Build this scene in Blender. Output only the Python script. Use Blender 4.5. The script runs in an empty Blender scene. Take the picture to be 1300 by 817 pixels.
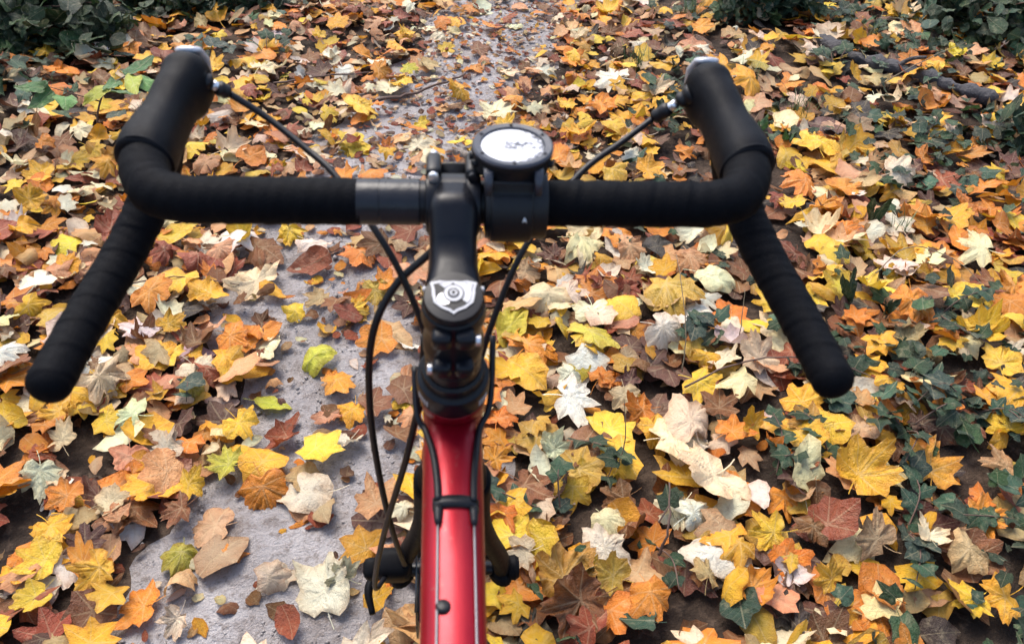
import bpy, bmesh, math, random
import numpy as np
from mathutils import Vector, Matrix

rng = np.random.default_rng(11)
random.seed(11)
scene = bpy.context.scene
C = scene.collection
R = math.radians

# ------------------------------------------------------------------ camera
cam_d = bpy.data.cameras.new('camera')
cam = bpy.data.objects.new('camera', cam_d)
C.objects.link(cam)
scene.camera = cam
cam_d.sensor_width = 36.0
cam_d.lens = 31.18
cam_d.clip_start = 0.02
cam_d.clip_end = 400
pitch, yaw, roll = R(40.94), R(-5.31), R(3.5)
fw = Vector((-math.sin(yaw) * math.cos(pitch), math.cos(yaw) * math.cos(pitch), -math.sin(pitch)))
rt = Vector((math.cos(yaw), math.sin(yaw), 0))
up = rt.cross(fw)
r2 = rt * math.cos(roll) + up * math.sin(roll)
u2 = up * math.cos(roll) - rt * math.sin(roll)
cam.matrix_world = Matrix(((r2.x, u2.x, -fw.x, -0.0021), (r2.y, u2.y, -fw.y, -0.4738),
                           (r2.z, u2.z, -fw.z, 1.2924), (0, 0, 0, 1)))
cam_d.dof.use_dof = True
cam_d.dof.focus_distance = 1.9
cam_d.dof.aperture_fstop = 13

# ------------------------------------------------------------------ light
SUN_EL, SUN_AZ = R(58), R(-28)          # azimuth from +Y (riding direction) towards +X
w = bpy.data.worlds.new('World')
scene.world = w
w.use_nodes = True
wn = w.node_tree
sky = wn.nodes.new('ShaderNodeTexSky')
sky.sky_type = 'NISHITA'
sky.sun_disc = False
sky.sun_elevation = SUN_EL
sky.sun_rotation = SUN_AZ
sky.dust_density = 3.5
sky.air_density = 1.0
sky.ozone_density = 1.0
bg = wn.nodes['Background']
bg.inputs['Strength'].default_value = 0.12
wn.links.new(sky.outputs[0], bg.inputs['Color'])
sd = bpy.data.lights.new('sun', 'SUN')
sd.energy = 1.4
sd.angle = R(32)
sd.color = (1.0, 0.96, 0.90)
sun = bpy.data.objects.new('sun', sd)
C.objects.link(sun)
sdir = Vector((math.sin(SUN_AZ) * math.cos(SUN_EL), math.cos(SUN_AZ) * math.cos(SUN_EL), math.sin(SUN_EL)))
sun.rotation_euler = sdir.to_track_quat('Z', 'Y').to_euler()
sun.location = sdir * 20
scene.view_settings.view_transform = 'Standard'
scene.view_settings.look = 'None'
scene.view_settings.gamma = 1
scene.view_settings.exposure = 1.55
scene.render.engine = 'CYCLES'
scene.cycles.use_denoising = True
scene.cycles.max_bounces = 6

# ------------------------------------------------------------------ helpers
def tag(o, label=None, cat=None, group=None, kind=None):
    if label: o['label'] = label
    if cat: o['category'] = cat
    if group: o['group'] = group
    if kind: o['kind'] = kind
    return o

def empty(name, loc=(0, 0, 0)):
    o = bpy.data.objects.new(name, None)
    o.empty_display_size = 0.05
    o.location = loc
    C.objects.link(o)
    return o

def link_mesh(name, me, mat, parent=None, smooth=True, local=False):
    """mesh in world coordinates; keeps them when parented to an offset Empty"""
    o = bpy.data.objects.new(name, me)
    C.objects.link(o)
    if mat is not None and not me.materials:
        me.materials.append(mat)
    if smooth:
        me.polygons.foreach_set('use_smooth', [True] * len(me.polygons))
    if parent is not None:
        o.parent = parent
        if not local:
            off = Vector((0, 0, 0))
            p = parent
            while p is not None:
                off += p.location
                p = p.parent
            o.location = -off
    return o

def obj(name, vf, mat, parent=None, smooth=True, sharp=None):
    v, f = vf
    me = bpy.data.meshes.new(name)
    me.from_pydata([tuple(a) for a in v], [], f)
    me.update()
    o = link_mesh(name, me, mat, parent, smooth)
    if smooth and sharp:
        try:
            me.set_sharp_from_angle(angle=R(sharp))
        except Exception:
            pass
    return o

def join(*parts):
    V, F = [], []
    for v, f in parts:
        n = len(V)
        V += [tuple(a) for a in v]
        F += [tuple(i + n for i in q) for q in f]
    return V, F

def cr(pts, sub=6):
    P = [np.array(p, float) for p in pts]
    P = [2 * P[0] - P[1]] + P + [2 * P[-1] - P[-2]]
    out = []
    for i in range(1, len(P) - 2):
        a, b, c, d = P[i - 1:i + 3]
        for k in range(sub):
            t = k / sub
            out.append(.5 * (2 * b + (c - a) * t + (2 * a - 5 * b + 4 * c - d) * t * t + (3 * b - a - 3 * c + d) * t ** 3))
    out.append(P[-2])
    return np.array(out)

def frames(P, ref=None):
    T = np.gradient(P, axis=0)
    T /= np.linalg.norm(T, axis=1)[:, None] + 1e-12
    r = np.array(ref if ref is not None else (0, 0, 1.), float)
    if abs(np.dot(r, T[0])) > .9:
        r = np.array((1., 0, 0))
    N = []
    n = r
    for t in T:
        n = n - t * np.dot(n, t)
        n = n / np.linalg.norm(n)
        N.append(n)
    N = np.array(N)
    return T, N, np.cross(T, N)

def sweep(P, rad, n=14, caps=True, ref=None, squash=None):
    """round tube along points P; rad scalar / per point / (points, n)"""
    P = np.asarray(P, float)
    T, N, B = frames(P, ref)
    rad = np.asarray(rad, float)
    if rad.ndim == 0: rad = np.full(len(P), float(rad))
    if rad.ndim == 1: rad = np.repeat(rad[:, None], n, 1)
    a = np.linspace(0, 2 * math.pi, n, endpoint=False)
    sa, sb = squash if squash else (1, 1)
    V = P[:, None] + rad[:, :, None] * (np.cos(a)[None, :, None] * N[:, None] * sa + np.sin(a)[None, :, None] * B[:, None] * sb)
    V = V.reshape(-1, 3).tolist()
    F = []
    for i in range(len(P) - 1):
        for k in range(n):
            k2 = (k + 1) % n
            F.append((i * n + k, i * n + k2, (i + 1) * n + k2, (i + 1) * n + k))
    if caps:
        F.append(tuple(range(n))[::-1])
        F.append(tuple((len(P) - 1) * n + k for k in range(n)))
    return V, F

def lathe(prof, o, ax, n=32, ref=(1, 0, 0), caps=True):
    """prof: list of (radius, along)"""
    ax = Vector(ax).normalized()
    o = Vector(o)
    e1 = Vector(ref) - ax * Vector(ref).dot(ax)
    if e1.length < .1:
        e1 = Vector((0, 1, 0)) - ax * ax.y
    e1.normalize()
    e2 = ax.cross(e1)
    V, F = [], []
    for r, h in prof:
        for k in range(n):
            a = 2 * math.pi * k / n
            V.append(o + ax * h + (e1 * math.cos(a) + e2 * math.sin(a)) * r)
    for i in range(len(prof) - 1):
        for k in range(n):
            k2 = (k + 1) % n
            F.append((i * n + k, i * n + k2, (i + 1) * n + k2, (i + 1) * n + k))
    if caps:
        F.append(tuple(range(n))[::-1])
        F.append(tuple((len(prof) - 1) * n + k for k in range(n)))
    return V, F

def ring_loft(secs, n=24, pw=3.0, caps=True):
    """secs: (centre, axis_a, half_a, axis_b, half_b[, power]) superellipse sections"""
    V, F = [], []
    for s in secs:
        c, a, ha, b, hb = [np.array(x, float) for x in s[:5]]
        p = s[5] if len(s) > 5 else pw
        for k in range(n):
            t = 2 * math.pi * k / n
            ct, st = math.cos(t), math.sin(t)
            V.append(c + a * ha * math.copysign(abs(ct) ** (2 / p), ct) + b * hb * math.copysign(abs(st) ** (2 / p), st))
    for i in range(len(secs) - 1):
        for k in range(n):
            k2 = (k + 1) % n
            F.append((i * n + k, i * n + k2, (i + 1) * n + k2, (i + 1) * n + k))
    if caps:
        F.append(tuple(range(n))[::-1])
        F.append(tuple((len(secs) - 1) * n + k for k in range(n)))
    return V, F

def rbox(c, e1, e2, e3, s, bev=.15):
    """box with chamfered edges, axes e1 e2 e3, half sizes s"""
    c = np.array(c, float)
    E = [np.array(e, float) for e in (e1, e2, e3)]
    bm = bmesh.new()
    bmesh.ops.create_cube(bm, size=2)
    for v in bm.verts:
        v.co = Vector((v.co.x * s[0], v.co.y * s[1], v.co.z * s[2]))
    bmesh.ops.bevel(bm, geom=bm.edges[:], offset=min(s) * 2 * bev, segments=2, profile=.5, affect='EDGES')
    V = [c + E[0] * v.co.x + E[1] * v.co.y + E[2] * v.co.z for v in bm.verts]
    bm.verts.index_update()
    F = [tuple(v.index for v in f.verts) for f in bm.faces]
    bm.free()
    return V, F

# ------------------------------------------------------------------ node helpers
class NT:
    def __init__(self, name):
        self.m = bpy.data.materials.new(name)
        self.m.use_nodes = True
        self.t = self.m.node_tree
        self.b = self.t.nodes['Principled BSDF']
        self.out = self.t.nodes['Material Output']
    def n(self, typ, **kw):
        x = self.t.nodes.new(typ)
        for k, v in kw.items():
            setattr(x, k, v)
        return x
    def l(self, a, b):
        self.t.links.new(a, b)
    def val(self, x, sock):
        if isinstance(x, (int, float)): sock.default_value = x
        elif isinstance(x, tuple): sock.default_value = x
        else: self.l(x, sock)
    def math(self, op, a, b=0.0, c=None, clamp=False):
        x = self.n('ShaderNodeMath', operation=op, use_clamp=clamp)
        self.val(a, x.inputs[0]); self.val(b, x.inputs[1])
        if c is not None: self.val(c, x.inputs[2])
        return x.outputs[0]
    def mix(self, f, a, b, mode='MIX'):
        x = self.n('ShaderNodeMix', data_type='RGBA', blend_type=mode)
        self.val(f, x.inputs[0]); self.val(a, x.inputs[6]); self.val(b, x.inputs[7])
        return x.outputs[2]
    def ramp(self, f, lo, hi):
        x = self.n('ShaderNodeMapRange', interpolation_type='SMOOTHSTEP')
        self.val(f, x.inputs[0]); x.inputs[1].default_value = lo; x.inputs[2].default_value = hi
        return x.outputs[0]
    def noise(self, vec, scale, detail=3, rough=.55):
        x = self.n('ShaderNodeTexNoise')
        x.inputs['Scale'].default_value = scale
        x.inputs['Detail'].default_value = detail
        x.inputs['Roughness'].default_value = rough
        if vec is not None: self.l(vec, x.inputs['Vector'])
        return x.outputs['Fac']
    def coord(self):
        return self.n('ShaderNodeTexCoord').outputs['Object']
    def bump(self, h, strength, dist=.01):
        x = self.n('ShaderNodeBump')
        x.inputs['Strength'].default_value = strength
        x.inputs['Distance'].default_value = dist
        self.l(h, x.inputs['Height'])
        self.l(x.outputs[0], self.b.inputs['Normal'])
    def set(self, **kw):
        for k, v in kw.items():
            self.val(v, self.b.inputs[k.replace('_', ' ')])
        return self

def c4(c): return (c[0], c[1], c[2], 1.0)

def simple(name, col, rough=.5, metal=0, var=.25, nscale=60, bump=.0, bscale=400, coat=0, spec=.5, bdist=.001):
    t = NT(name)
    co = t.coord()
    nz = t.noise(co, nscale)
    t.l(t.mix(nz, c4([a * (1 - var) for a in col]), c4([min(1, a * (1 + var)) for a in col])), t.b.inputs['Base Color'])
    rr = t.math('MULTIPLY_ADD', t.noise(co, nscale * 2.3), .25, rough - .12)
    t.l(rr, t.b.inputs['Roughness'])
    t.b.inputs['Metallic'].default_value = metal
    t.b.inputs['Coat Weight'].default_value = coat
    t.b.inputs['Coat Roughness'].default_value = .08
    t.b.inputs['Specular IOR Level'].default_value = spec
    if bump: t.bump(t.noise(co, bscale, 2), bump, bdist)
    return t.m

MT = dict(
    tape=simple('bar_tape_black', (.0030, .0034, .0048), .66, var=.4, nscale=120, bump=.5, bscale=900, spec=.055),
    hood=simple('hood_rubber_black', (.0030, .0036, .0056), .52, var=.3, nscale=90, bump=.35, bscale=1500, spec=.09),
    gloss=simple('gloss_black_tape', (.012, .013, .017), .30, var=.5, nscale=45, bump=.25, bscale=200, spec=.28),
    satin=simple('satin_black_alloy', (.0050, .0056, .0085), .36, var=.25, nscale=80, spec=.22),
    black=simple('black_plastic', (.006, .0062, .008), .45, var=.3, nscale=100, bump=.2, bscale=900, spec=.3),
    bezel=simple('dark_bezel', (.026, .028, .038), .36, var=.3, nscale=200, bump=.2, bscale=1200),
    cable=simple('cable_black', (.006, .006, .008), .45, var=.2, nscale=200, spec=.3),
    silver=simple('silver_alloy', (.62, .62, .64), .32, metal=.9, var=.1, nscale=200),
    print=simple('silver_print', (.42, .42, .44), .45, var=.12, nscale=900),
    white=simple('white_print', (.7, .7, .7), .5, var=.05),
    tyre=simple('tyre_rubber', (.014, .014, .014), .75, var=.3, nscale=200, bump=.4, bscale=600),
    forkblack=simple('matt_black_fork', (.004, .004, .005), .6, var=.3, nscale=80, spec=.08),
    nameplate=simple('pale_nameplate', (.40, .41, .44), .3, metal=.3, var=.1, nscale=200),
    wire=simple('dull_cable_wire', (.20, .19, .20), .5, metal=.6, var=.2, nscale=300),
    chain=simple('dark_steel', (.12, .12, .12), .35, metal=.9, var=.2, nscale=100),
    bark=simple('log_bark', (.045, .042, .045), .85, var=.6, nscale=30, bump=.9, bscale=60, bdist=.01),
    twig=simple('twig_brown', (.09, .05, .035), .75, var=.5, nscale=60, bump=.5, bscale=300),
    drystem=simple('dry_stem', (.16, .12, .07), .7, var=.5, nscale=60),
)
# red paint
t = NT('red_metallic_paint')
co = t.coord()
rc = t.mix(t.noise(co, 25), c4((.19, .002, .009)), c4((.31, .004, .016)))
dust = t.math('MULTIPLY', t.ramp(t.noise(co, 130, 5, .7), .58, .72), t.math('MULTIPLY', t.ramp(t.noise(co, 18, 3), .42, .62), .55))
t.l(t.mix(dust, rc, c4((.16, .11, .09))), t.b.inputs['Base Color'])
t.l(t.math('MULTIPLY_ADD', t.noise(co, 60, 4, .6), .30, .26), t.b.inputs['Roughness'])
t.set(Metallic=.5, Coat_Weight=.2, Coat_Roughness=.2, Specular_IOR_Level=.25)
t.bump(t.noise(co, 300, 3), .08, .001)
MT['red'] = t.m

# leaf materials: colour is a per-leaf attribute, veins and blotches from the leaf's own flat coordinates
def leaf_mat(name, kind, rough=.42, trans=.22, spec=.5):
    t = NT(name)
    at = t.n('ShaderNodeAttribute', attribute_name='col')
    lp = t.n('ShaderNodeAttribute', attribute_name='lp')
    sep = t.n('ShaderNodeSeparateXYZ')
    t.l(lp.outputs['Vector'], sep.inputs[0])
    u, v = sep.outputs[0], sep.outputs[1]
    n1 = t.noise(lp.outputs['Vector'], 2.2, 4, .6)
    n2 = t.noise(lp.outputs['Vector'], 7.0, 4, .65)
    n3 = t.noise(lp.outputs['Vector'], 26, 3, .6)
    vein = None
    if kind == 'maple':
        for a in (0, 50, -50, 102, -102):
            s, c = math.sin(R(a)), math.cos(R(a))
            al = t.math('ADD', t.math('MULTIPLY', u, s), t.math('MULTIPLY', v, c))
            pe = t.math('ABSOLUTE', t.math('SUBTRACT', t.math('MULTIPLY', u, c), t.math('MULTIPLY', v, s)))
            wd = t.math('MULTIPLY_ADD', al, -.022, .030)
            ln = t.math('MULTIPLY', t.math('LESS_THAN', pe, wd), t.math('GREATER_THAN', al, 0))
            # side veins fan off each main vein
            sv = t.math('ABSOLUTE', t.math('SINE', t.math('MULTIPLY', t.math('SUBTRACT', al, t.math('MULTIPLY', pe, 1.0)), 15.0)))
            sv = t.math('MULTIPLY', t.math('MULTIPLY', t.math('LESS_THAN', sv, .13), t.math('LESS_THAN', pe, t.math('MULTIPLY', al, .42))), .5)
            ln = t.math('MAXIMUM', ln, sv)
            vein = ln if vein is None else t.math('MAXIMUM', vein, ln)
    else:
        pe = t.math('ABSOLUTE', u)
        ln = t.math('LESS_THAN', pe, .022)
        sv = t.math('ABSOLUTE', t.math('SINE', t.math('MULTIPLY', t.math('SUBTRACT', v, t.math('MULTIPLY', pe, .9)), 14.0)))
        vein = t.math('MAXIMUM', ln, t.math('MULTIPLY', t.math('LESS_THAN', sv, .12), .5))
    base = at.outputs['Color']
    dark = t.mix(1.0, base, (.50, .34, .26, 1), 'MULTIPLY')
    lite = t.mix(.35, base, (.80, .66, .40, 1))
    cc = t.mix(t.math('MULTIPLY', t.ramp(n1, .54, .74), .5), base, dark)
    cc = t.mix(t.math('MULTIPLY', t.ramp(n2, .60, .74), .5), cc, dark)
    cc = t.mix(t.math('MULTIPLY', t.ramp(n1, .48, .28), .5), cc, lite)
    cc = t.mix(t.math('MULTIPLY', t.ramp(at.outputs['Alpha'], .35, 1.0), t.math('MULTIPLY', n1, .55)), cc, t.mix(1.0, base, (.95, .62, .35, 1), 'MULTIPLY'))
    edge = t.math('MULTIPLY', t.ramp(at.outputs['Alpha'], .72, 1.05), t.ramp(n2, .40, .62))
    cc = t.mix(t.math('MULTIPLY', edge, .7), cc, dark)
    cc = t.mix(t.math('MULTIPLY', vein, .5), cc, t.mix(.4, base, (.62, .50, .30, 1)))
    cc = t.mix(t.math('MULTIPLY', t.ramp(n3, .66, .74), .55), cc, t.mix(1.0, base, (.25, .16, .12, 1), 'MULTIPLY'))
    t.l(cc, t.b.inputs['Base Color'])
    t.b.inputs['Roughness'].default_value = rough
    t.l(t.math('MULTIPLY_ADD', n2, .35, rough - .17), t.b.inputs['Roughness'])
    t.b.inputs['Specular IOR Level'].default_value = spec
    t.bump(t.math('ADD', t.math('MULTIPLY', vein, -.5), t.math('ADD', n2, t.math('MULTIPLY', n3, .5))), .8, .007)
    tr = t.n('ShaderNodeBsdfTranslucent')
    t.l(cc, tr.inputs[0])
    mx = t.n('ShaderNodeMixShader')
    mx.inputs[0].default_value = trans
    t.l(t.b.outputs[0], mx.inputs[1]); t.l(tr.outputs[0], mx.inputs[2])
    t.l(mx.outputs[0], t.out.inputs[0])
    return t.m

MT['maple'] = leaf_mat('fallen_maple_leaf', 'maple')
MT['oval'] = leaf_mat('fallen_oval_leaf', 'oval')
MT['green'] = leaf_mat('green_leaf', 'oval', rough=.42, trans=.15)

# ------------------------------------------------------------------ ground
PATH = np.array([(.95, 6.0), (.55, 4.0), (.23, 2.88), (.13, 2.45), (.04, 2.15), (-.03, 1.89), (-.19, 1.58), (-.27, 1.23), (-.28, 1.03),
                 (-.2, .83), (-.18, .66), (-.24, .5), (-.30, .35), (-.33, .2), (-.36, -.3), (-.4, -1.2), (-.5, -3), (-.6, -6)])
_pp = cr([(a, b, 0) for a, b in PATH], 5)[:, :2]
def path_dist(x, y):
    """signed distance to the trodden line (positive on its right when riding)"""
    x = np.atleast_1d(np.asarray(x, float)); y = np.atleast_1d(np.asarray(y, float))
    px = np.interp(y, _pp[::-1, 1], _pp[::-1, 0])
    return x - px
_k = rng.normal(size=(26, 2)) * np.linspace(.8, 7, 26)[:, None]
_ph = rng.uniform(0, 6.28, 26)
def gz(x, y):
    x = np.asarray(x, float); y = np.asarray(y, float)
    z = np.zeros(np.broadcast(x, y).shape)
    for (kx, ky), p in zip(_k, _ph):
        z = z + np.sin(kx * x + ky * y + p) * .011 / (1 + .45 * math.hypot(kx, ky))
    px = np.interp(y, _pp[::-1, 1], _pp[::-1, 0])
    d = x - px
    z = z + .030 * (1 - np.exp(-np.clip(d - .15, 0, 9) ** 2 / .35)) + .02 * (1 - np.exp(-np.clip(-d - .3, 0, 9) ** 2 / .3))
    # the tyres run in a level rut
    rut = np.exp(-(x / .07) ** 2)
    z = z * (1 - rut) 
    return z - .004

def grid(xs, ys, dz=0.0):
    X, Y = np.meshgrid(xs, ys)
    Z = gz(X, Y) + dz
    V = np.stack([X, Y, Z], -1).reshape(-1, 3)
    nx, ny = len(xs), len(ys)
    F = [(j * nx + i, j * nx + i + 1, (j + 1) * nx + i + 1, (j + 1) * nx + i) for j in range(ny - 1) for i in range(nx - 1)]
    return V, F

def axis(a, b, step, far):
    m = np.arange(a, b + step / 2, step)
    o = np.array([.15, .5, 1.2, 2.5, 6, 14, 35, 80])
    o = o[o <= far]
    return np.concatenate([a - o[::-1], m, b + o])

t = NT('forest_soil')
co = t.n('ShaderNodeTexCoord').outputs['Object']
n1 = t.noise(co, 5, 5); n2 = t.noise(co, 40, 5, .65)
cc = t.mix(t.ramp(n1, .35, .7), c4((.022, .015, .011)), c4((.060, .040, .028)))
cc = t.mix(t.math('MULTIPLY', t.ramp(n2, .5, .7), .7), cc, c4((.10, .07, .05)))
t.l(cc, t.b.inputs['Base Color'])
t.set(Roughness=.9, Specular_IOR_Level=.2)
t.bump(t.math('ADD', n1, n2), .9, .02)
soil = t.m
g = obj('ground', grid(axis(-3, 3.4, .07, 90), axis(-2, 6.5, .07, 90)), soil)
tag(g, 'dark forest soil under the fallen leaves', None, None, 'structure')

t = NT('grey_dirt_path')
co = t.n('ShaderNodeTexCoord').outputs['Object']
n1 = t.noise(co, 6, 5, .6); n2 = t.noise(co, 60, 6, .7); n3 = t.noise(co, 280, 3, .6)
cc = t.mix(t.ramp(n1, .3, .7), c4((.25, .228, .222)), c4((.40, .375, .372)))
cc = t.mix(t.math('MULTIPLY', t.ramp(n2, .48, .66), .75), cc, c4((.16, .13, .115)))
cc = t.mix(t.math('MULTIPLY', t.ramp(t.noise(co, 14, 6, .7), .50, .66), .6), cc, c4((.15, .115, .095)))
cc = t.mix(t.math('MULTIPLY', t.ramp(n3, .60, .7), .5), cc, c4((.52, .49, .48)))
t.l(cc, t.b.inputs['Base Color'])
t.set(Roughness=.85, Specular_IOR_Level=.3)
t.bump(t.math('ADD', n1, t.math('ADD', t.math('MULTIPLY', n2, .6), t.math('MULTIPLY', n3, .3))), 1.0, .022)
V, F = [], []
ys = np.arange(-4, 6.0, .022)
_rn = np.random.default_rng(77)
_kk = _rn.normal(size=(40, 2)) * np.linspace(8, 60, 40)[:, None]; _kp = _rn.uniform(0, 6.28, 40)
NC = 31
for j, y in enumerate(ys):
    cx = float(np.interp(y, _pp[::-1, 1], _pp[::-1, 0]))
    xs = cx + np.linspace(-.40, .38, NC)
    dd = np.abs(np.linspace(-.40, .38, NC) + .02 - .05 * math.sin(2.3 * y))
    rough = sum(np.sin(kx * xs + ky * y + p) * 9 / (6 + math.hypot(kx, ky)) for (kx, ky), p in zip(_kk, _kp)) * .0016
    # the trodden dirt sinks raggedly under the soil towards its edges
    zz = gz(xs, y) + .007 - .020 * np.clip((dd - .15) / .24, 0, 1.2) ** 1.5 + rough
    for x, z in zip(xs, zz):
        V.append((float(x), float(y), float(z)))
    if j:
        for i in range(NC - 1):
            q = (j - 1) * NC + i
            F.append((q, q + 1, q + NC + 1, q + NC))
pth = obj('path', (V, F), t.m)
tag(pth, 'trodden grey dirt path showing through the leaves', None, None, 'structure')

# ------------------------------------------------------------------ leaf shapes
MAPLE_HALF = [(0, 1.0), (5, .87), (10, .89), (15, .73), (24, .60), (32, .69), (39, .86), (48, .98), (54, .84), (60, .85), (68, .68), (77, .57),
              (87, .66), (98, .82), (107, .68), (118, .60), (134, .55), (152, .46), (170, .24)]
OVAL_HALF = [(0, 1.0), (9, .88), (18, .76), (30, .66), (45, .60), (62, .57), (80, .58), (98, .61), (118, .68), (140, .78), (160, .86), (174, .90)]
MAPLE_LO = [(0, 1.0), (9, .86), (16, .70), (24, .60), (37, .80), (48, .98), (60, .82), (77, .57), (97, .82), (113, .62), (138, .54), (168, .26)]
OVAL_LO = [(0, 1.0), (14, .80), (32, .65), (60, .57), (95, .60), (130, .74), (165, .88)]
IVY_HALF = [(0, 1.0), (14, .74), (28, .58), (45, .66), (58, .72), (75, .54), (100, .52), (120, .56), (145, .42), (168, .22)]

def template(half, rings, stem=True):
    ang = [R(a) for a, _ in half] + [-R(a) for a, _ in half[::-1] if a > 0]
    rad = [r for _, r in half] + [r for a, r in half[::-1] if a > 0]
    n = len(ang)
    V = [(0, 0, 0, 0)]                       # u, v, ring fraction, theta
    for q in rings:
        for a, r in zip(ang, rad):
            V.append((math.sin(a) * r * q, math.cos(a) * r * q, q, a))
    F = []
    for k in range(n):
        F.append((0, 1 + k, 1 + (k + 1) % n))
    for i in range(len(rings) - 1):
        o0, o1 = 1 + i * n, 1 + (i + 1) * n
        for k in range(n):
            k2 = (k + 1) % n
            F += [(o0 + k, o1 + k, o1 + k2), (o0 + k, o1 + k2, o0 + k2)]
    if stem:                                 # leaf stalk
        b = len(V)
        base = -.15 if half in (MAPLE_HALF, MAPLE_LO, IVY_HALF) else -.88
        for s in range(4):
            vv = base - s * .24 + .05
            for du in (-.014, .014):
                V.append((du + .03 * s * s * .5, vv, -1 - s, 0))
        for s in range(3):
            F += [(b + 2 * s, b + 2 * s + 1, b + 2 * s + 3), (b + 2 * s, b + 2 * s + 3, b + 2 * s + 2)]
    return np.array(V, float), np.array(F, int)

TPL = dict(MH=template(MAPLE_HALF, (.4, .75, 1)), OH=template(OVAL_HALF, (.35, .7, 1)),
           ML=template(MAPLE_LO, (.55, 1), False), OL=template(OVAL_LO, (.55, 1), False),
           MF=template(MAPLE_LO, (1,), False), IV=template(IVY_HALF, (.5, 1)))

def rot_batch(yaw_, tx, ty):
    """rotation matrices: spin by yaw, then tilt by small angles about x and y"""
    n = len(yaw_)
    cz, sz = np.cos(yaw_), np.sin(yaw_)
    cx_, sx = np.cos(tx), np.sin(tx)
    cy_, sy = np.cos(ty), np.sin(ty)
    Z = np.zeros((n, 3, 3)); X = Z.copy(); Y = Z.copy()
    Z[:, 0, 0] = cz; Z[:, 0, 1] = -sz; Z[:, 1, 0] = sz; Z[:, 1, 1] = cz; Z[:, 2, 2] = 1
    X[:, 0, 0] = 1; X[:, 1, 1] = cx_; X[:, 1, 2] = -sx; X[:, 2, 1] = sx; X[:, 2, 2] = cx_
    Y[:, 1, 1] = 1; Y[:, 0, 0] = cy_; Y[:, 0, 2] = sy; Y[:, 2, 0] = -sy; Y[:, 2, 2] = cy_
    return X @ Y @ Z

def leaf_verts(tp, n, rg, curl, squash=None):
    """n varied leaves from a template, unit size -> (n, nv, 3)"""
    T = tp
    u, v, q, th = T[:, 0][None], T[:, 1][None], np.clip(T[:, 2], 0, 1)[None], T[:, 3][None]
    stem = (T[:, 2] < -.5)[None]
    r = np.hypot(u, v)
    A = rg.normal(size=(n, 8))
    # uneven lobes
    lob = 1 + .10 * np.sin(2 * th + A[:, :1] * 3) * A[:, 1:2].clip(-1.3, 1.3) + .07 * np.sin(5 * th + A[:, 2:3] * 3) + rg.normal(size=(n, T.shape[0])) * .035 * (q > .9)
    rout = np.clip(r / np.maximum(q, .05), .2, 1.2)
    lob = lob * rout ** (rg.uniform(.45, 1.15, (n, 1)) - 1)
    lob = np.where(stem | (q < .01), 1, lob)
    asp = 1 + .10 * A[:, 3:4].clip(-1.5, 1.5)
    U, W = u * lob * asp, v * lob
    if squash is not None:
        U = U * squash[:, None]
    cz = curl[:, None]
    z = cz * (.40 * A[:, 4:5].clip(-1.6, 1.6)) * r ** 2
    z = z + cz * .28 * A[:, 5:6].clip(-1.5, 1.5) * np.abs(U)
    z = z + cz * .22 * np.sin(2 * th + A[:, 6:7] * 3) * r ** 2 + cz * .16 * np.sin(5 * th + A[:, 7:8] * 4) * r ** 2
    z = z + rg.normal(size=(n, T.shape[0])) * (.05 * (q > .6) + .045 * ((q > .2) & (q < .9))) * cz
    z = np.where(stem, cz * .10 * A[:, 4:5] + .02 + .05 * A[:, 5:6] * (-T[:, 2][None] - 1), z)
    # cylinder roll for dried leaves
    ax = rg.uniform(0, math.pi, (n, 1))
    kap = np.where(rg.uniform(size=(n, 1)) < .35 * np.clip(cz, 0, 1.4), rg.uniform(.6, 1.9, (n, 1)), .05) * np.where(rg.uniform(size=(n, 1)) < .5, -1, 1)
    tt = U * np.cos(ax) + W * np.sin(ax); ss = -U * np.sin(ax) + W * np.cos(ax)
    t2 = np.sin(kap * tt) / kap
    z = z + (1 - np.cos(kap * tt)) / kap * .8
    U2 = t2 * np.cos(ax) - ss * np.sin(ax); W2 = t2 * np.sin(ax) + ss * np.cos(ax)
    return np.stack([U2, W2, z], -1)

def leaf_attrs(me, lpv, colv):
    a = me.attributes.new('lp', 'FLOAT_VECTOR', 'POINT')
    a.data.foreach_set('vector', np.ascontiguousarray(lpv, dtype=np.float32).ravel())
    a = me.attributes.new('col', 'FLOAT_COLOR', 'POINT')
    a.data.foreach_set('color', np.ascontiguousarray(colv, dtype=np.float32).ravel())

def np_mesh(name, V, F):
    me = bpy.data.meshes.new(name)
    nv, nf = len(V), len(F)
    me.vertices.add(nv)
    me.vertices.foreach_set('co', np.ascontiguousarray(V, dtype=np.float32).ravel())
    me.loops.add(nf * 3)
    me.loops.foreach_set('vertex_index', np.ascontiguousarray(F, dtype=np.int32).ravel())
    me.polygons.add(nf)
    me.polygons.foreach_set('loop_start', np.arange(0, nf * 3, 3, dtype=np.int32))
    me.update(calc_edges=True)
    return me

def tpl_lp(tp, seeds):
    n = len(seeds)
    nv = len(tp)
    L = np.zeros((n, nv, 3))
    L[:, :, 0] = tp[:, 0]; L[:, :, 1] = tp[:, 1]
    L[:, :, 2] = seeds[:, None]
    return L

def tpl_col(tp, cols):
    n = len(cols)
    Cc = np.ones((n, len(tp), 4))
    Cc[:, :, :3] = cols[:, None]
    Cc[:, :, 3] = np.clip(tp[:, 2], 0, 1)[None]
    return Cc

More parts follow.
